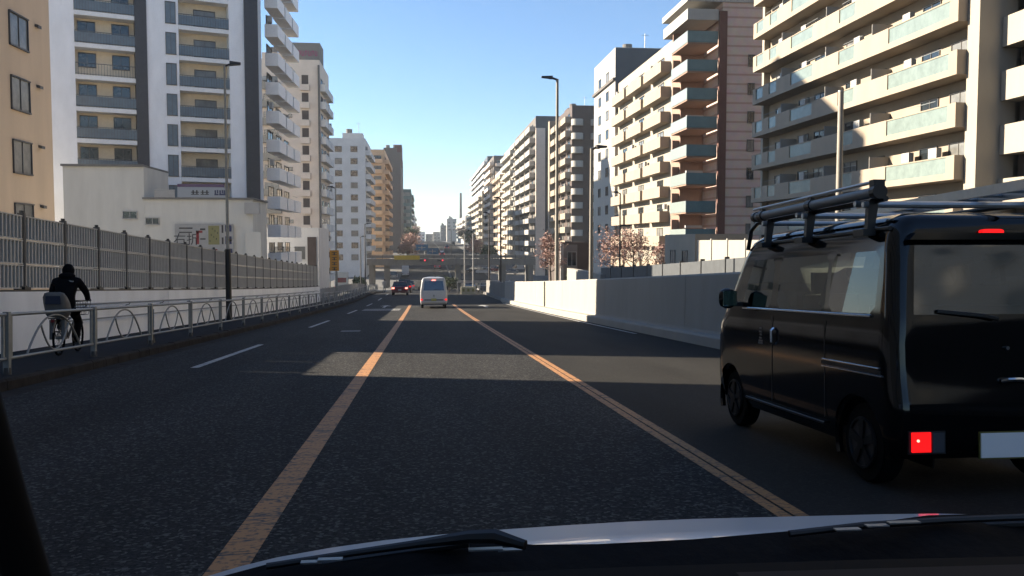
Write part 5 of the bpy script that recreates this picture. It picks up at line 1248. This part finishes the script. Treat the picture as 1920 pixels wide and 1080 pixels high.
N = [((0, -.20, .92), (.17, .15)), ((0, -.17, 1.05), (.17, .135)), ((0, -.10, 1.22), (.20, .14)), ((0, -.03, 1.36), (.19, .12)), ((0, .02, 1.45), .075), ((0, .04, 1.52), .06),
     ((.20, -.03, 1.36), .085), ((.30, .08, 1.17), .066), ((.285, .24, 1.04), .05), ((.28, .28, 1.025), .04),
     ((-.20, -.03, 1.36), .085), ((-.30, .08, 1.17), .066), ((-.285, .24, 1.04), .05), ((-.28, .28, 1.025), .04),
     ((.10, -.14, .87), .105), ((.12, .22, .62), .075), ((.125, .10, .24), .05), ((.125, .18, .21), .038),
     ((-.10, -.14, .87), .105), ((-.12, .20, .80), .075), ((-.125, -.10, .50), .05), ((-.125, -.02, .46), .038)]
E = [(0, 1), (1, 2), (2, 3), (3, 4), (4, 5), (3, 6), (6, 7), (7, 8), (8, 9), (3, 10), (10, 11), (11, 12), (12, 13), (0, 14), (14, 15), (15, 16), (16, 17), (0, 18), (18, 19), (19, 20), (20, 21)]
skin_body('body', N, E, M_JACKET, rider)
def ellipsoid(c, r, m, name, parent, n=18, k=12, squash=None):
    rows = []
    for i in range(1, k):
        f = math.pi*i/k
        rows.append([(c[0]+r[0]*math.sin(f)*math.cos(t), c[1]+r[1]*math.sin(f)*math.sin(t), c[2]+r[2]*math.cos(f)) for t in [2*math.pi*q/n for q in range(n)]])
    b = MB(); b.grid(rows, True); b.f.append(tuple(range(n))); b.f.append(tuple((k-2)*n+q for q in reversed(range(n)))); return b.build(name, m, parent, smooth=True)
hd = ellipsoid((0, .07, 1.575), (.078, .092, .115), M_SKIN, 'head', rider)
ellipsoid((0, .175, 1.565), (.014, .02, .02), M_SKIN, 'nose', hd, 8, 6)
for s in (-1, 1): ellipsoid((s*.03, .155, 1.585), (.012, .008, .007), M_BLACK, 'eye', hd, 8, 6)
MB().box(-.022, .022, .150, .160, 1.525, 1.531).build('mouth', M_TAILOFF, hd)
hood = ellipsoid((0, .045, 1.575), (.105, .105, .135), M_JACKET, 'hood', rider)
ellipsoid((0, -.04, 1.47), (.15, .10, .07), M_JACKET, 'hood_collar', rider)
MB().prism([(.07, 1.385), (.15, 1.375), (.14, 1.355), (.10, 1.362)], 'y', -.185, -.14).build('white_mark', M_WHITE, rider)
for s in (-1, 1):                                   # gloved hands closed round the grips
    q = (s*.28, .26, 1.015)
    NN = [((q[0], q[1]-.03, q[2]+.02), .03), ((q[0], q[1]+.03, q[2]+.02), .028)]; EE = [(0, 1)]
    for k in range(4):
        b0 = len(NN); fx = q[0]+(-.033+.022*k)
        NN += [((fx, q[1]+.055, q[2]+.015), .0095), ((fx, q[1]+.065, q[2]-.018+.002*k), .009), ((fx, q[1]+.035, q[2]-.032), .0085)]; EE += [(1, b0), (b0, b0+1), (b0+1, b0+2)]
    b0 = len(NN); NN += [((q[0]-s*.035, q[1], q[2]), .011), ((q[0]-s*.04, q[1]+.03, q[2]-.02), .009)]; EE += [(0, b0), (b0, b0+1)]
    skin_body('hand', NN, EE, M_JACKET, rider, sub=1)
def walker(px, py, Y, label, m1, m2, H=1.7):
    p = PY(px, py, Y); o = empty('person', (p.x, Y, zr(Y)+(.15 if -8 < p.x < -5.7 else 0)), label, 'person')
    k = H/1.7
    N = [((0, 0, .92*k), (.15, .12)), ((0, 0, 1.15*k), (.17, .12)), ((0, 0, 1.36*k), (.18, .11)), ((0, .01, 1.48*k), .06), ((0, .02, 1.60*k), (.085, .1)), ((0, .02, 1.66*k), (.06, .07)),
         ((.20, 0, 1.36*k), .06), ((.24, .04, 1.10*k), .048), ((.25, .12, .86*k), .035), ((-.20, 0, 1.36*k), .06), ((-.24, -.04, 1.10*k), .048), ((-.25, .0, .86*k), .035),
         ((.09, .02, .85*k), .085), ((.10, .14, .48*k), .06), ((.10, .10, .06), .042), ((.10, .2, .04), .035), ((-.09, 0, .85*k), .085), ((-.10, -.02, .48*k), .06), ((-.10, -.2, .08), .042), ((-.10, -.1, .04), .035)]
    E = [(0, 1), (1, 2), (2, 3), (3, 4), (4, 5), (2, 6), (6, 7), (7, 8), (2, 9), (9, 10), (10, 11), (0, 12), (12, 13), (13, 14), (14, 15), (0, 16), (16, 17), (17, 18), (18, 19)]
    skin_body('body', N, E, m1, o); ellipsoid((0, -.015, 1.61*k), (.10, .10, .12), M_BLACK, 'hair', o, 10, 8); return o
walker(721, 540, 108, 'person in pale clothes walking by the left kerb ahead', M_WHITE, M_DARK)
walker(744, 535, 122, 'smaller person in a pale jacket further along the left kerb', M_CRASH, M_DARK)

# ------------------------------------------------------------------ the car the picture is taken from
own = empty('own_car', road_m(.6, 0), 'white car the view is taken from, with its bonnet, wipers and dark pillar', 'car')
IO = MTX[own].inverted()
def ol(px, py, Y): return IO @ PY(px, py, Y)
M_HOOD = mat('white_bonnet_paint', (.70, .80, .90), .3, coat=.6, alb=1.0); M_PLASTIC = mat('black_cowl_plastic', (.003, .003, .0035), .7, spec=.1, bump=.1); M_DASH = mat('dark_dashboard', (.005, .0045, .0045), .8, spec=.1)
edge = [(330, 1108), (390, 1080), (450, 1062), (520, 1045), (620, 1027), (720, 1013), (830, 1002), (940, 993), (1060, 985), (1180, 978), (1300, 973), (1420, 970), (1540, 967), (1660, 964), (1760, 963), (1900, 966), (2060, 975)]
rows = [[], [], [], [], []]
for (px, py) in edge:
    p = ol(px, py, 1.55)
    rows[0].append(p+Vector((0, .16, -.30))); rows[1].append(p+Vector((0, .07, -.05))); rows[2].append(p)
    rows[3].append(p+Vector((0, -.25, .035))); rows[4].append(p+Vector((0, -.62, .045)))
MB().grid(rows).build('bonnet', M_HOOD, own, smooth=True)
cl = [(380, 1090), (500, 1058), (640, 1040), (760, 1024), (880, 1012), (1000, 1021), (1120, 1020), (1300, 1011), (1500, 994), (1600, 985), (1740, 966), (1900, 962), (2060, 966)]
r0_, r1_, r2_ = [], [], []
for (px, py) in cl:
    p = ol(px, py, 1.02); r0_.append(p+Vector((0, .03, -.12))); r1_.append(p); r2_.append(p+Vector((0, -.16, -.06)))
MB().grid([r0_, r1_, r2_]).build('cowl', M_PLASTIC, own, smooth=True)
dsh = [(200, 1130), (700, 1082), (1200, 1062), (1600, 1050), (2060, 1040)]
r1_, r2_ = [], []
for (px, py) in dsh:
    p = ol(px, py, .8); r1_.append(p); r2_.append(p+Vector((0, -.45, -.06)))
MB().grid([[q+Vector((0, .02, -.3)) for q in r1_], r1_, r2_]).build('dashboard', M_DASH, own, smooth=True)
a = [ol(px, py, .66) for px, py in ((1380, 1073), (1700, 1064), (2060, 1054))]
MB().grid([a, [q+Vector((0, -.12, -.005)) for q in a], [q+Vector((0, -.14, -.1)) for q in a]]).build('dashboard_ledge', mat('brown_dash_trim', (.025, .02, .018), .8, spec=.1), own)
w1 = [ol(px, py, Y) for px, py, Y in ((500, 1062, 1.0), (640, 1040, 1.0), (780, 1020, 1.0), (880, 1007, .99), (930, 1006, .98), (985, 1022, .96))]
wp = MB().tube(w1, [.004, .004, .005, .008, .009, .006], 8).build('wiper_arm', M_BLACK, own, smooth=True)
MB().tube([q+Vector((0, .012, -.012)) for q in w1[:4]], .004, 6).build('wiper_blade', M_BLACK, wp)
w2 = [ol(px, py, Y) for px, py, Y in ((1480, 1001, 1.0), (1620, 985, 1.0), (1780, 975, 1.0), (1960, 968, .98))]
wp = MB().tube(w2, .0045, 8).build('wiper_arm', M_BLACK, own, smooth=True)
MB().tube([q+Vector((0, .012, -.012)) for q in w2], .004, 6).build('wiper_blade', M_BLACK, wp)
for (px, py, w) in ((620, 1046, .014), (585, 1051, .012), (910, 1027, .02), (955, 1028, .014), (1585, 990, .016), (1640, 983, .014), (1690, 977, .02)):
    q = ol(px, py, .985); MB().box(q.x-w, q.x+w, q.y-.01, q.y, q.z-.0008, q.z+.0008).build('bonnet_fleck', M_GALV, own)  # pale flecks added where the bonnet shows through the wiper gaps
pil = [ol(px, py, Y) for px, py, Y in ((-260, 380, .55), (-62, 720, .68), (10, 940, .74), (68, 1140, .78))]
MB().tube(pil, [.034, .02, .017, .019], 12).build('pillar', M_DASH, own, smooth=True)

# ------------------------------------------------------------------ haze over the distance
hz = MB().box(-1600, 1600, -300, 4200, -30, 60).build('haze', None)
mh = bpy.data.materials.new('haze'); mh.use_nodes = True
for n_ in list(mh.node_tree.nodes):
    if n_.type != 'OUTPUT_MATERIAL': mh.node_tree.nodes.remove(n_)
pv = mh.node_tree.nodes.new('ShaderNodeVolumePrincipled'); pv.inputs['Color'].default_value = (.80, .88, .95, 1); pv.inputs['Density'].default_value = .00022; pv.inputs['Anisotropy'].default_value = .2
mh.node_tree.links.new(pv.outputs[0], [n_ for n_ in mh.node_tree.nodes if n_.type == 'OUTPUT_MATERIAL'][0].inputs['Volume'])
hz.data.materials.append(mh); tag(hz, kind='stuff')
